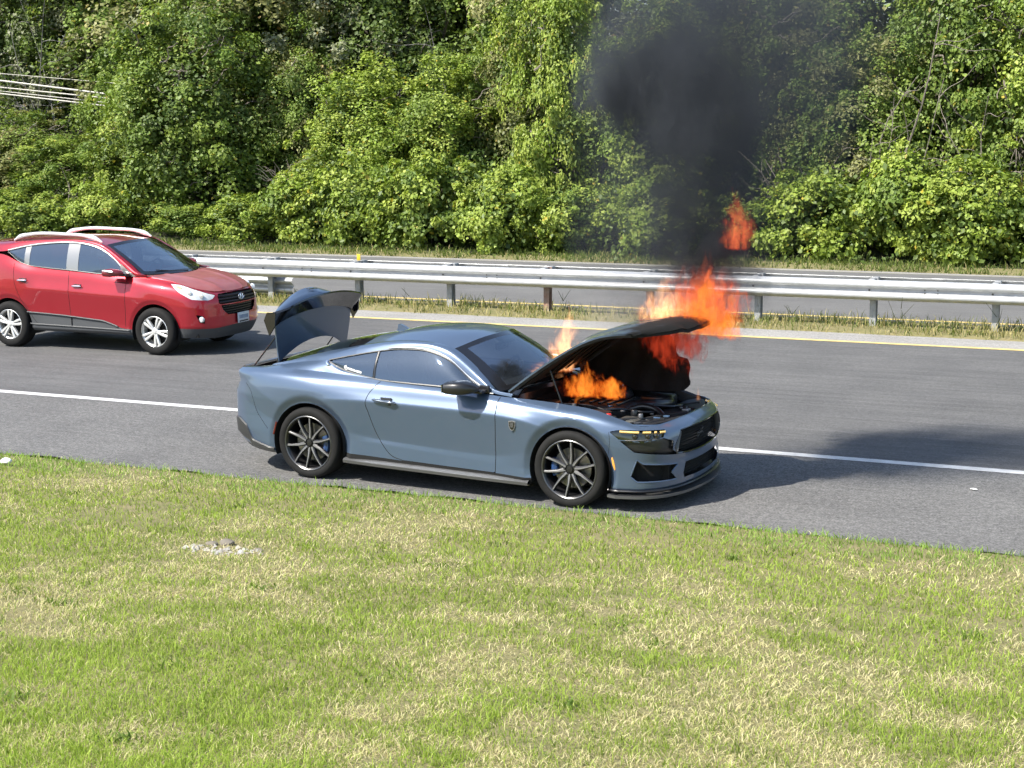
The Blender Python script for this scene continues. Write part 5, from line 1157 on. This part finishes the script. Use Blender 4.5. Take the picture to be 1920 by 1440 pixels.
def leaves(C, R, out, n, size, pal, rng, drape=0.):
    """n leaves round each clump centre C with radius R; out = outward direction of the clump"""
    k = len(C); N = k*n; c = np.repeat(C, n, 0); r = np.repeat(R, n); o = np.repeat(out, n, 0)
    d = rng.normal(size=(N, 3)); d /= np.linalg.norm(d, axis=1)[:, None]
    flip = (d*(o+[0, 0, .55])).sum(1) < -.25; d[flip] *= -1
    p = c+d*(r*(.55+.5*rng.random(N)))[:, None]*np.array([1, 1, .85]); p[:, 2] -= drape*rng.random(N)*r
    nrm = d*.55+o*.35+rng.normal(size=(N, 3))*.45+[0, 0, .45]; nrm /= np.linalg.norm(nrm, axis=1)[:, None]
    t = rng.normal(size=(N, 3)); t[:, 2] -= .6; t -= nrm*(t*nrm).sum(1)[:, None]; t /= np.linalg.norm(t, axis=1)[:, None]; b = np.cross(nrm, t)
    L = size*(.55+.9*rng.random(N)); W = L*(.30+.15*rng.random(N))
    V = np.empty((N, 4, 3)); V[:, 0] = p-t*L[:, None]*.5; V[:, 3] = p+t*L[:, None]*.5-nrm*L[:, None]*.12
    m = p+nrm*L[:, None]*.06; V[:, 1] = m-b*W[:, None]; V[:, 2] = m+b*W[:, None]
    F = (np.array([[0, 1, 3], [0, 3, 2]])[None]+(np.arange(N)*4)[:, None, None]).reshape(-1, 3)
    kc = np.repeat(np.clip(rng.normal(.5, .28, k), 0, 1), n); kk = np.clip(kc+rng.normal(0, .22, N), 0, 1)
    col = mixc(pal[0], pal[1], kk)*(.8+.4*rng.random(N))[:, None]
    odd = rng.random(N) < .015; col[odd] = col[odd]*np.array([1.5, .95, .7])
    return V.reshape(-1, 3), F, np.repeat(col, 4, 0)

def joinL(L):
    V, F, C = [], [], []; k = 0
    for v, f, c in L: V.append(v); F.append(f+k); C.append(c); k += len(v)
    return np.vstack(V), np.vstack(F), np.vstack(C)

def crown(seed, H, rx, ry, base, nc, n, size, pal, pal2=None, drape=0., cr=(.35, .75)):
    rng = np.random.default_rng(seed); a = rng.random(nc)*2*np.pi; u = rng.random(nc); ph = np.arccos(1-1.85*u)
    lump = 1+.26*np.sin(3*a+seed)*np.sin(2.5*u*3+seed)+.20*np.sin(5*a+7*u*3+seed*2)
    d = np.stack([np.sin(ph)*np.cos(a), np.sin(ph)*np.sin(a), np.cos(ph)], -1); rr = (.62+.42*rng.random(nc))*lump
    hz = (H-base)/2; C = d*np.array([rx, ry, hz])*rr[:, None]; C[:, 2] = C[:, 2]+base+hz; C[:, 2] = np.maximum(C[:, 2], .25)
    R = cr[0]*.8+(cr[1]-cr[0]*.8)*rng.random(nc)**1.7; sh = rng.random(nc) < .14; C[sh] = C[sh]*np.array([1.12, 1.12, 1.0])+np.stack([rng.normal(size=nc)*.12, rng.normal(size=nc)*.12, .25+.45*rng.random(nc)*min(1, H/4)], -1)[sh]; R[sh] *= .5; sel = rng.random(nc) < .4 if pal2 else np.zeros(nc, bool); out = []
    if (~sel).any(): out.append(leaves(C[~sel], R[~sel], d[~sel], n, size, pal, rng, drape))
    if sel.any(): out.append(leaves(C[sel], R[sel], d[sel], n, size, pal2, rng, drape))
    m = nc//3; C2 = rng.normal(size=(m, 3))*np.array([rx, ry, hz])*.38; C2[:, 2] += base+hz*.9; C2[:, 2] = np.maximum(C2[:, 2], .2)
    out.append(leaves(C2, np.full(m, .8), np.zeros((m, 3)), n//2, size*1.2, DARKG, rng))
    return joinL(out)

def trunk(seed, H, r, lean=.1, limbs=7, twigs=0, spread=1.6):
    rng = np.random.default_rng(seed+500); t = np.linspace(0, 1, 10); ax, ay = rng.normal(size=2)*lean*H
    P = np.stack([ax*t**1.5+.06*np.sin(t*7+seed), ay*t**1.5+.06*np.cos(t*6), t*H*.85-.3], -1); A = tube(P, r*(1-.75*t), 8); L = []; TW = []
    for k in range(limbs):
        i = rng.integers(3, 9); a = rng.random()*6.28; l = spread*(.6+.7*rng.random()); s = np.linspace(0, 1, 7)
        q = P[i]+np.stack([np.cos(a)*l*s+.05*np.sin(s*9), np.sin(a)*l*s, l*.75*s**1.2], -1); L.append(tube(q, r*.4*(1-.8*s), 6))
        for _ in range(2):
            a2 = a+rng.normal()*.7; l2 = l*.6; q2 = q[3]+np.stack([np.cos(a2)*l2*s, np.sin(a2)*l2*s, l2*.5*s+.04*np.sin(s*11)], -1); L.append(tube(q2, r*.2*(1-.7*s), 5))
    for k in range(twigs):
        a = rng.random()*6.28; z = H*(.12+.75*rng.random()); l = .5+1.1*rng.random(); s = np.linspace(0, 1, 7); r0 = spread*(.5+.55*rng.random())
        q = np.array([math.cos(a)*r0, math.sin(a)*r0, z])+np.stack([np.cos(a+1.2)*l*s*.8+.08*np.sin(s*8+k), np.sin(a+1.2)*l*s*.8+.05*np.cos(s*7), l*(rng.random()*1.2-.35)*s+.06*np.sin(s*9+k)], -1); TW.append(tube(q, (.014+.022*rng.random())*(1-.6*s), 5))
    return J(A, *L), (J(*TW) if TW else None)

def make_tree(name, seed, H, rx, ry, base, nc, n, size, pal, pal2=None, drape=0., tr=.12, twigs=0, cr=(.35, .75)):
    root = empty(name)
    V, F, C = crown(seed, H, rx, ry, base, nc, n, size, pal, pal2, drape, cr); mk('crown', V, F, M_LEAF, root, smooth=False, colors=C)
    t, tw = trunk(seed, H, tr, limbs=7 if H > 3 else 5, twigs=twigs, spread=min(rx, ry)*.75); mk('trunk', *t, M_BARK, root)
    if tw: tag(mk('branches', *tw, M_TWIG, root), kind='stuff')
    return root

protoS = [make_tree('shrub', 10+k, 1.9, 1.35, 1.0, -.2, 95, 125, .095, BRIGHT, MIDG if k % 2 else None, tr=.04, cr=(.25, .5)) for k in range(4)]
protoB = [make_tree('vine_tree', 30+k, 6.4, 2.2, 1.8, -.3, 230, 175, .103, [MIDG, BRIGHT, MIDG, OLIVE, BRIGHT, MIDG][k], [BRIGHT, MIDG, DARKG, MIDG, BRIGHT, OLIVE][k], .8, .16, 48) for k in range(6)]
protoC = [make_tree('tall_tree', 60+k, 11.5, 2.6, 2.3, .2, 250, 135, .125, [DARKG, GREY, MIDG, OLIVE][k], [MIDG, DARKG, OLIVE, GREY][k], 1.2, .2, 60, (.4, .85)) for k in range(4)]
ORD = 'first second third fourth fifth sixth seventh eighth ninth tenth eleventh twelfth thirteenth fourteenth fifteenth sixteenth seventeenth eighteenth nineteenth twentieth twenty-first twenty-second twenty-third twenty-fourth twenty-fifth twenty-sixth'.split()
def plant(protos, spots, what, group, cat):
    used = set()
    for i, (x, y, k, sc, sz) in enumerate(spots):
        o = protos[k] if k not in used else copy_tree(protos[k]); used.add(k)
        o.location = (x, y, float(ground_z(x, y))-.05); o.rotation_euler = (0, 0, (i*2.39996) % 6.283); o.scale = (sc, sc, sz)
        tag(o, f'{what}, {ORD[i]} from the left', cat, group)
    for k in set(range(len(protos)))-used:
        for c in list(protos[k].children): bpy.data.objects.remove(c)
        bpy.data.objects.remove(protos[k])
rg_ = np.random.default_rng(99)
sp = []
for i, (x, h, w_) in enumerate([(-37.5, .8, 1.0), (-35.6, .7, .9), (-33.6, .62, 1.0), (-31.4, .6, .9), (-29.6, .75, .85), (-27.2, .5, .8), (-24.9, .62, .9), (-22.6, 1.0, 1.0), (-20.6, 1.15, 1.0), (-18.7, 1.25, 1.1), (-16.6, 1.1, 1.0), (-14.6, .85, .9), (-12.2, .95, 1.0), (-10.2, .7, .9), (-8.3, 1.0, 1.05), (-6.4, 1.25, 1.0), (-4.6, 1.15, 1.1), (-2.6, 1.3, 1.1), (-.6, 1.1, 1.0), (1.5, 1.0, 1.1), (3.6, 1.2, 1.1), (5.8, 1.0, 1.0), (8, 1.1, 1.1)]):
    sp.append((x+rg_.normal()*.25, 37.0+.4*rg_.normal(), i % 4, w_, h))
plant(protoS, sp, 'low bright green shrub on the verge below the woods', 'shrubs along the far verge', 'shrub')
sb = [(-38.0, 39.2, 0, .95, .52), (-35.2, 40.4, 3, .9, .50), (-32.6, 39.4, 0, .8, .42), (-30.4, 40.2, 1, .75, .70), (-27.4, 38.9, 2, 1.10, 1.04), (-25.0, 40.6, 5, .7, .80), (-22.0, 39.6, 4, .9, .72), (-19.4, 39.9, 1, .8, .70), (-17.6, 41.0, 3, .75, .95), (-16.0, 39.4, 4, .62, 1.12), (-12.9, 39.3, 1, 1.0, .90), (-10.2, 40.9, 3, .9, 1.0), (-8.0, 39.6, 5, .8, .78), (-5.6, 40.2, 2, .85, 1.12), (-3.2, 39.0, 0, .8, .95), (-1.2, 39.6, 0, 1.1, 1.2), (1.2, 39.6, 3, 1.0, 1.1), (4.2, 39.8, 1, 1.0, 1.0), (7.2, 39.5, 2, 1.1, 1.1), (10.2, 39.9, 4, 1.0, 1.0)]
plant(protoB, sb, 'vine draped green tree at the front of the woods', 'vine covered trees at the edge of the woods', 'tree')
sc_ = []
for i, x in enumerate(np.linspace(-46, 14.7, 21)): sc_.append((x+rg_.normal()*.4, 44.0+rg_.normal()*.7, [1, 3, 0, 1, 2, 0, 3, 1, 0, 2, 3, 0, 2, 1, 2, 0, 3, 1, 0, 2, 3][i], 1.0+.12*rg_.normal(), .9+.12*rg_.random()))
for t_ in (-14.7, -7.5):
    i = int(np.argmin([abs(q[0]-t_) for q in sc_])); sc_[i] = sc_[i][:4]+(.46,)
plant(protoC, sc_, 'tall dull green tree behind the vine draped front row', 'tall trees in the second row of the woods', 'tree')
protoD = [make_tree('back_tree', 80+k, 13, 3.2, 2.6, 1.0, 210, 90, .175, [DARKG, MIDG][k], [GREY, DARKG][k], 1.2, .22, 20, (.5, 1.0)) for k in range(2)]
sd_ = [(x+rg_.normal()*.5, 50.5+rg_.normal()*.8, i % 2, 1.0, .85+.12*rg_.random()) for i, x in enumerate(np.linspace(-55, 18.5, 20))]
for t_ in (-17.2, -8.8):
    i = int(np.argmin([abs(q[0]-t_) for q in sd_])); sd_[i] = sd_[i][:4]+(.36,)
plant(protoD, sd_, 'dim tree at the back of the woods on the rising slope', 'trees on the slope at the back', 'tree')

# overhead cables crossing in front of the trees at the left
M_CABLE = mat('pale_cable', (.46, .44, .39), .6)  # one even pale beige grey for all the cables
for k, (dz, r, lab) in enumerate([(0, .045, 'thick topmost pale overhead cable of the lower bundle at left'), (-.20, .032, 'second pale overhead cable of the bundle at left'), (-.33, .022, 'thin third overhead cable of the bundle at left'), (-.42, .035, 'lowest pale overhead cable of the bundle at left'), (.27, .016, 'thin grey overhead wire above the cable bundle at left')]):
    x = np.linspace(-48, -24, 30); s_ = [.115, .095, .1, .105, .085][k]; z = 4.67+dz-s_*(x+35.8)-.002*(x+30)**2*.0
    o = mk('overhead_cable', *tube(np.stack([x, 0*x+41.3, z+.03], -1), r*.72, 6), M_CABLE); tag(o, lab, 'cable', 'overhead cables at the left')

# leafless saplings and dead tangles showing pale among the leaves
def bare(seed, H, n, spread):
    rng = np.random.default_rng(seed); ps = []; s = np.linspace(0, 1, 9)
    for k in range(n):
        a = rng.random()*6.28; l = H*(.5+.5*rng.random()); b = np.array([rng.normal()*.25*spread, rng.normal()*.2, 0]); w = rng.normal(size=2)*.12
        q = b+np.stack([np.cos(a)*spread*l/H*s**1.4+w[0]*np.sin(s*7), np.sin(a)*spread*.6*l/H*s**1.4+w[1]*np.sin(s*6), l*s*(1-.25*s*rng.random())], -1); ps.append(tube(q, (.018+.022*rng.random())*(1-.75*s), 5))
        for _ in range(4):
            i = rng.integers(3, 8); a2 = a+rng.normal()*1.1; l2 = l*(.18+.25*rng.random()); q2 = q[i]+np.stack([np.cos(a2)*l2*s, np.sin(a2)*l2*s*.6, l2*(.9*rng.random()-.15)*s+.05*np.sin(s*9)], -1); ps.append(tube(q2, .012*(1-.7*s), 4))
    return J(*ps)
for k, (x, y, H, n, w_, lab) in enumerate([(-23.6, 38.2, 2.6, 9, .9, 'pale dead bramble tangle in front of the middle of the woods'), (-6.6, 37.9, 5.5, 7, 1.3, 'tall pale leafless sapling at the right front of the woods'), (-9.0, 38.0, 3.4, 8, 1.2, 'pale bare branches low in the woods right of the smoke'), (-4.2, 37.8, 4.2, 6, 1.4, 'crooked pale leafless sapling near the right edge'), (-36.0, 42.0, 7.5, 10, 1.8, 'grey leafless crown at the upper left of the woods'), (-20.2, 42.5, 7.6, 9, 1.6, 'grey leafless crown at the top middle of the woods'), (-31.5, 38.0, 2.2, 7, 1.0, 'low pale dead branches above the red suv')]):
    o = mk('bare_sapling', *bare(200+k, H, n, w_), M_TWIG if k not in (4, 5) else mat('grey_twig', (.20, .19, .18), .9)); o.location = (x, y, float(ground_z(x, y))); tag(o, lab, 'sapling')
# ================================================================== flames and smoke (true volumes)
def vnode(t, kind, **k):
    n = t.nodes.new(kind)
    for a, b in k.items(): setattr(n, a, b)
    return n
def vmath(t, op, a, b=None, c=None, clamp=False):
    n = t.nodes.new('ShaderNodeMath'); n.operation = op; n.use_clamp = clamp
    for i, x in enumerate((a, b, c)):
        if x is None: continue
        if isinstance(x, (int, float)): n.inputs[i].default_value = x
        else: t.links.new(x, n.inputs[i])
    return n.outputs[0]
def fcurve(t, src, x0, x1, pts):
    """piecewise function of src (pts: x, value) through a float curve"""
    ys = [p[1] for p in pts]; lo, hi = min(ys), max(ys); hi = hi if hi > lo else lo+1e-3
    m = t.nodes.new('ShaderNodeMapRange'); m.inputs[1].default_value = x0; m.inputs[2].default_value = x1; t.links.new(src, m.inputs[0])
    f = t.nodes.new('ShaderNodeFloatCurve'); c = f.mapping.curves[0]; P = [((x-x0)/(x1-x0), (y-lo)/(hi-lo)) for x, y in pts]
    c.points[0].location = P[0]; c.points[1].location = P[-1]
    for p in P[1:-1]: c.points.new(*p)
    f.mapping.update(); t.links.new(m.outputs[0], f.inputs['Value'])
    return vmath(t, 'MULTIPLY_ADD', f.outputs[0], hi-lo, lo)
def vnoise(t, vec, scale, detail=3, rough=.55, dist=0.):
    n = t.nodes.new('ShaderNodeTexNoise'); n.inputs['Scale'].default_value = scale; n.inputs['Detail'].default_value = detail; n.inputs['Roughness'].default_value = rough; n.inputs['Distortion'].default_value = dist
    t.links.new(vec, n.inputs['Vector']); return n
def sstep(t, src, a, b):
    m = t.nodes.new('ShaderNodeMapRange'); m.interpolation_type = 'SMOOTHSTEP'; m.inputs[1].default_value = a; m.inputs[2].default_value = b; t.links.new(src, m.inputs[0]); return m.outputs[0]

def smoke_material():
    m = bpy.data.materials.new('dark_smoke'); m.use_nodes = True; t = m.node_tree; t.nodes.clear()
    out = t.nodes.new('ShaderNodeOutputMaterial'); pv = t.nodes.new('ShaderNodeVolumePrincipled'); t.links.new(pv.outputs[0], out.inputs['Volume'])
    tc = t.nodes.new('ShaderNodeTexCoord'); O = tc.outputs['Object']
    mp = t.nodes.new('ShaderNodeMapping'); mp.inputs['Scale'].default_value = (1, 1, .62); t.links.new(O, mp.inputs[0])
    w = vnoise(t, mp.outputs[0], 1.55, 5, .66)
    wv = vnode(t, 'ShaderNodeVectorMath', operation='SUBTRACT'); t.links.new(w.outputs['Color'], wv.inputs[0]); wv.inputs[1].default_value = (.5, .5, .5)
    ws_ = vnode(t, 'ShaderNodeVectorMath', operation='SCALE'); t.links.new(wv.outputs[0], ws_.inputs[0]); ws_.inputs['Scale'].default_value = 1.7
    pp = vnode(t, 'ShaderNodeVectorMath', operation='ADD'); t.links.new(O, pp.inputs[0]); t.links.new(ws_.outputs[0], pp.inputs[1])
    sp_ = t.nodes.new('ShaderNodeSeparateXYZ'); t.links.new(pp.outputs[0], sp_.inputs[0]); x, y, z = sp_.outputs
    sz = t.nodes.new('ShaderNodeSeparateXYZ'); t.links.new(O, sz.inputs[0]); z0 = sz.outputs[2]
    def blob(cx, cy, R, lo, hi):
        dx = vmath(t, 'SUBTRACT', x, cx); dy = vmath(t, 'SUBTRACT', y, cy)
        r = vmath(t, 'SQRT', vmath(t, 'ADD', vmath(t, 'MULTIPLY', dx, dx), vmath(t, 'MULTIPLY', dy, dy)))
        return sstep(t, vmath(t, 'DIVIDE', r, R), hi, lo)
    Z = (1.2, 5.2)
    cx = fcurve(t, z0, *Z, [(1.2, .62), (1.8, .74), (2.3, .76), (2.8, .70), (3.3, .52), (3.8, .42), (4.3, .5), (5.2, .8)])
    R = fcurve(t, z0, *Z, [(1.2, .16), (1.7, .32), (2.2, .46), (2.7, .46), (3.2, .62), (3.7, .78), (4.2, .85), (5.2, 1.0)])
    A = fcurve(t, z0, *Z, [(1.2, 1.5), (1.6, 7.0), (2.1, 9.0), (2.6, 6.0), (3.0, 7.0), (3.5, 12.0), (3.8, 9.5), (4.1, 4.0), (4.45, 1.2), (5.0, .2), (5.2, 0)])
    core = vmath(t, 'MULTIPLY', blob(cx, .15, R, .15, 1.12), A)
    det = vnoise(t, mp.outputs[0], 4.2, 5, .66, .8); dn = sstep(t, det.outputs['Fac'], .42, .58); dn2 = vmath(t, 'MULTIPLY_ADD', dn, .88, .12)
    core = vmath(t, 'MULTIPLY', core, dn2)
    # thinner veils round the column
    veil = vmath(t, 'MULTIPLY', blob(fcurve(t, z0, *Z, [(1.2, .4), (2.2, .5), (3.2, .95), (4.0, 1.15), (5.2, 1.2)]), .2, fcurve(t, z0, *Z, [(1.2, .55), (2.0, 1.05), (3.0, 1.5), (4.2, 1.6), (5.2, 1.5)]), .1, 1.0), fcurve(t, z0, *Z, [(1.2, .2), (2.0, .6), (3.0, .9), (3.8, 1.3), (4.5, .9), (5.0, .15), (5.2, 0)]))
    puff = vmath(t, 'MULTIPLY', blob(1.12, .1, fcurve(t, z0, *Z, [(1.2, .05), (1.6, .22), (2.2, .36), (2.7, .30), (3.1, .05), (5.2, .02)]), .2, 1.1), fcurve(t, z0, *Z, [(1.2, 0), (1.6, 2.2), (2.3, 3.6), (2.8, 2.0), (3.2, 0), (5.2, 0)]))
    den = vmath(t, 'ADD', vmath(t, 'ADD', core, veil), vmath(t, 'MULTIPLY', puff, dn2))
    t.links.new(den, pv.inputs['Density']); pv.inputs['Color'].default_value = (.15, .165, .185, 1); pv.inputs['Anisotropy'].default_value = .2
    m.cycles.volume_step_rate = .24
    return m
def hull(profile, n=24, wob=.08, seed=0):
    """closed lumpy tube: (x, y, z, radius) sections"""
    rng = np.random.default_rng(seed); a = np.linspace(0, 2*np.pi, n, endpoint=False); V = []
    for i, (x, y, z, r) in enumerate(profile):
        rr = r*(1+wob*np.sin(3*a+i*1.3)+wob*.7*np.sin(5*a+i*2.1)); V.append(np.stack([x+rr*np.cos(a), y+rr*np.sin(a), np.full(n, z)], -1))
    k = len(profile); V = np.concatenate(V); F = [tuple(f[::-1]) for f in gridF(k, n, wrapv=True)]+[tuple(range(n-1, -1, -1)), tuple(range((k-1)*n, k*n))]
    return V, F
smoke = mk('smoke', *hull([(.62, .1, 1.22, .45), (.66, .15, 1.5, .75), (.7, .2, 2.0, 1.05), (.75, .2, 2.6, 1.3), (.9, .2, 3.2, 1.6), (1.0, .2, 4.0, 1.75), (1.05, .2, 4.6, 1.7), (1.05, .2, 5.2, 1.4)], 28), smoke_material())
smoke.location = C_LOC; smoke.rotation_euler = (0, 0, CPSI)
tag(smoke, 'column of black smoke rising from the burning engine bay', 'smoke', kind='stuff')
# pale haze drifting over the bonnet
def haze_material():
    m = bpy.data.materials.new('pale_smoke'); m.use_nodes = True; t = m.node_tree; t.nodes.clear()
    out = t.nodes.new('ShaderNodeOutputMaterial'); pv = t.nodes.new('ShaderNodeVolumePrincipled'); t.links.new(pv.outputs[0], out.inputs['Volume'])
    tc = t.nodes.new('ShaderNodeTexCoord'); O = tc.outputs['Object']; n = vnoise(t, O, 2.6, 3, .6, .3)
    ln = vnode(t, 'ShaderNodeVectorMath', operation='LENGTH'); t.links.new(O, ln.inputs[0])
    e = sstep(t, ln.outputs['Value'], 1.0, .2); d = vmath(t, 'MULTIPLY', vmath(t, 'MULTIPLY', e, sstep(t, n.outputs['Fac'], .3, .65)), 1.1)
    t.links.new(d, pv.inputs['Density']); pv.inputs['Color'].default_value = (.55, .52, .50, 1); m.cycles.volume_step_rate = .6
    return m
def ellipsoid(n=20, k=14):
    return hull([(0, 0, math.sin(p), max(math.cos(p), .02)) for p in np.linspace(-1.5, 1.5, k)], n, 0)
st = mk('smoke_haze', *ellipsoid(), haze_material()); st.parent = None
_cz = Matrix.Translation(C_LOC) @ Matrix.Rotation(CPSI, 4, 'Z')
st.matrix_world = _cz @ Matrix.Translation((-.02, .45, 1.55)) @ Matrix.Diagonal((.75, .55, .42, 1)); tag(st, 'thin pale smoke drifting over the raised bonnet', 'smoke', kind='stuff')

def flame_material(name, ramp, K, dens, thr=0., sc=3.2):
    m = bpy.data.materials.new(name); m.use_nodes = True; t = m.node_tree; t.nodes.clear()
    out = t.nodes.new('ShaderNodeOutputMaterial'); tc = t.nodes.new('ShaderNodeTexCoord'); O = tc.outputs['Object']
    oi = t.nodes.new('ShaderNodeObjectInfo'); geo = t.nodes.new('ShaderNodeNewGeometry')
    wp = vnode(t, 'ShaderNodeMapping'); wp.inputs['Scale'].default_value = (1, 1, .42); t.links.new(geo.outputs['Position'], wp.inputs[0])
    rv = vnode(t, 'ShaderNodeVectorMath', operation='ADD'); t.links.new(wp.outputs[0], rv.inputs[0]); cmb = t.nodes.new('ShaderNodeCombineXYZ'); t.links.new(vmath(t, 'MULTIPLY', oi.outputs['Random'], 40), cmb.inputs[0]); t.links.new(cmb.outputs[0], rv.inputs[1])
    w = vnoise(t, rv.outputs[0], sc*1.2, 2, .5); wv = vnode(t, 'ShaderNodeVectorMath', operation='SUBTRACT'); t.links.new(w.outputs['Color'], wv.inputs[0]); wv.inputs[1].default_value = (.5, .5, .5)
    sp_ = t.nodes.new('ShaderNodeSeparateXYZ'); t.links.new(O, sp_.inputs[0]); z0 = sp_.outputs[2]
    amp = vmath(t, 'MULTIPLY_ADD', z0, .75, .25); wsv = vnode(t, 'ShaderNodeVectorMath', operation='SCALE'); t.links.new(wv.outputs[0], wsv.inputs[0]); t.links.new(amp, wsv.inputs['Scale'])
    pp = vnode(t, 'ShaderNodeVectorMath', operation='ADD'); t.links.new(O, pp.inputs[0]); t.links.new(wsv.outputs[0], pp.inputs[1])
    s2 = t.nodes.new('ShaderNodeSeparateXYZ'); t.links.new(pp.outputs[0], s2.inputs[0]); x, y, _ = s2.outputs
    r = vmath(t, 'SQRT', vmath(t, 'ADD', vmath(t, 'MULTIPLY', x, x), vmath(t, 'MULTIPLY', y, y)))
    R = fcurve(t, z0, 0, 1, [(0, .26), (.12, .40), (.3, .42), (.55, .30), (.8, .15), (1, .03)])
    f = vmath(t, 'SUBTRACT', 1, vmath(t, 'DIVIDE', r, R))
    st_ = vnoise(t, rv.outputs[0], sc*3.6, 5, .62, 1.1)
    i0 = vmath(t, 'ADD', f, vmath(t, 'MULTIPLY', vmath(t, 'SUBTRACT', st_.outputs['Fac'], .5), 4.8)); i1 = vmath(t, 'SUBTRACT', i0, vmath(t, 'MULTIPLY_ADD', z0, .35, thr))
    I = sstep(t, i1, .12, .75); edge = sstep(t, z0, 0, .06); rim_ = sstep(t, f, -.35, .15); I = vmath(t, 'MULTIPLY', vmath(t, 'MULTIPLY', I, edge), rim_)
    cr_ = t.nodes.new('ShaderNodeValToRGB'); e = cr_.color_ramp.elements
    e[0].position, e[0].color = 0, (*ramp[0], 1); e[1].position, e[1].color = 1, (*ramp[2], 1); k = e.new(.55); k.color = (*ramp[1], 1); t.links.new(I, cr_.inputs[0])
    em = t.nodes.new('ShaderNodeEmission'); t.links.new(cr_.outputs[0], em.inputs[0]); t.links.new(vmath(t, 'MULTIPLY', vmath(t, 'POWER', I, 1.3), K), em.inputs[1])
    ab = t.nodes.new('ShaderNodeVolumeAbsorption'); ab.inputs[0].default_value = (.05, .03, .02, 1); t.links.new(vmath(t, 'MULTIPLY', I, dens), ab.inputs[1])
    ad = t.nodes.new('ShaderNodeAddShader'); t.links.new(em.outputs[0], ad.inputs[0]); t.links.new(ab.outputs[0], ad.inputs[1]); t.links.new(ad.outputs[0], out.inputs['Volume'])
    m.cycles.volume_step_rate = .28
    return m
F_ORANGE = flame_material('orange_flame', ((.55, .035, .004), (1, .125, .007), (1, .30, .035)), 8.5, 9, .06, 4.8)
F_PALE = flame_material('pale_orange_flame', ((.7, .10, .03), (1, .30, .08), (1, .50, .22)), 6.5, 1.5, -.1)
F_RED2 = flame_material('red_orange_flame', ((.4, .015, .004), (.95, .07, .02), (1, .20, .06)), 6, 5, -.05, 4.6)
F_RED = flame_material('dull_red_flame', ((.25, .012, .006), (.55, .035, .015), (.85, .085, .03)), 3.6, 10, .16, 4.6)
FH = [(0, 0, 0, .34), (0, 0, .12, .56), (0, 0, .35, .60), (0, 0, .6, .52), (0, 0, .85, .36), (0, 0, 1.0, .14)]
def flame(x, y, z, sx, sy, h, m, label, tilt=(0, 0)):
    o = mk('flame', *hull(FH, 16, .06), m); o.matrix_world = _cz @ Matrix.Translation((x, y, z)) @ Matrix.Rotation(tilt[0], 4, 'Y') @ Matrix.Rotation(tilt[1], 4, 'X') @ Matrix.Diagonal((sx, sy, h, 1)); tag(o, label, 'fire', kind='stuff')
flame(-.20, -.15, .84, .52, .40, .34, F_ORANGE, 'bright orange fire inside the engine bay below the raised bonnet')
flame(.04, -.12, .84, .40, .34, .24, F_ORANGE, 'lower orange fire at the front of the engine bay blaze')
flame(-.50, .05, 1.02, .36, .30, .66, F_PALE, 'pale tall flame at the foot of the windscreen', (.05, 0))
flame(.50, .15, 1.53, .62, .42, .44, F_PALE, 'pale orange flame standing on top of the bonnet', (-.1, 0))
flame(.86, .08, 1.44, .62, .44, .66, F_ORANGE, 'largest orange flame curling over the front edge of the bonnet', (.14, 0))
flame(1.00, .12, 1.42, .44, .36, .44, F_ORANGE, 'small bright flame at the right end of the bonnet fire', (.2, 0))
flame(.70, .14, 1.50, .60, .42, .36, F_ORANGE, 'ragged orange flame along the top of the bonnet lip', (.1, 0))
flame(.84, .12, 1.58, .84, .50, .66, F_RED2, 'red fringe of fire behind the bonnet flames', (.1, 0))
flame(.40, .10, 1.24, .86, .50, .46, F_RED, 'dull red fire under the front of the raised bonnet', (.75, 0))
flame(.62, .05, 1.32, .76, .46, .40, F_RED, 'dull red fire along the underside of the bonnet tip', (.6, 0))
flame(1.13, .10, 2.20, .36, .28, .58, F_RED2, 'detached red flame floating in the smoke above the bonnet', (.05, 0))
flame(.62, .62, .735, .07, .06, .14, F_PALE, 'tiny flame on the far headlight corner')
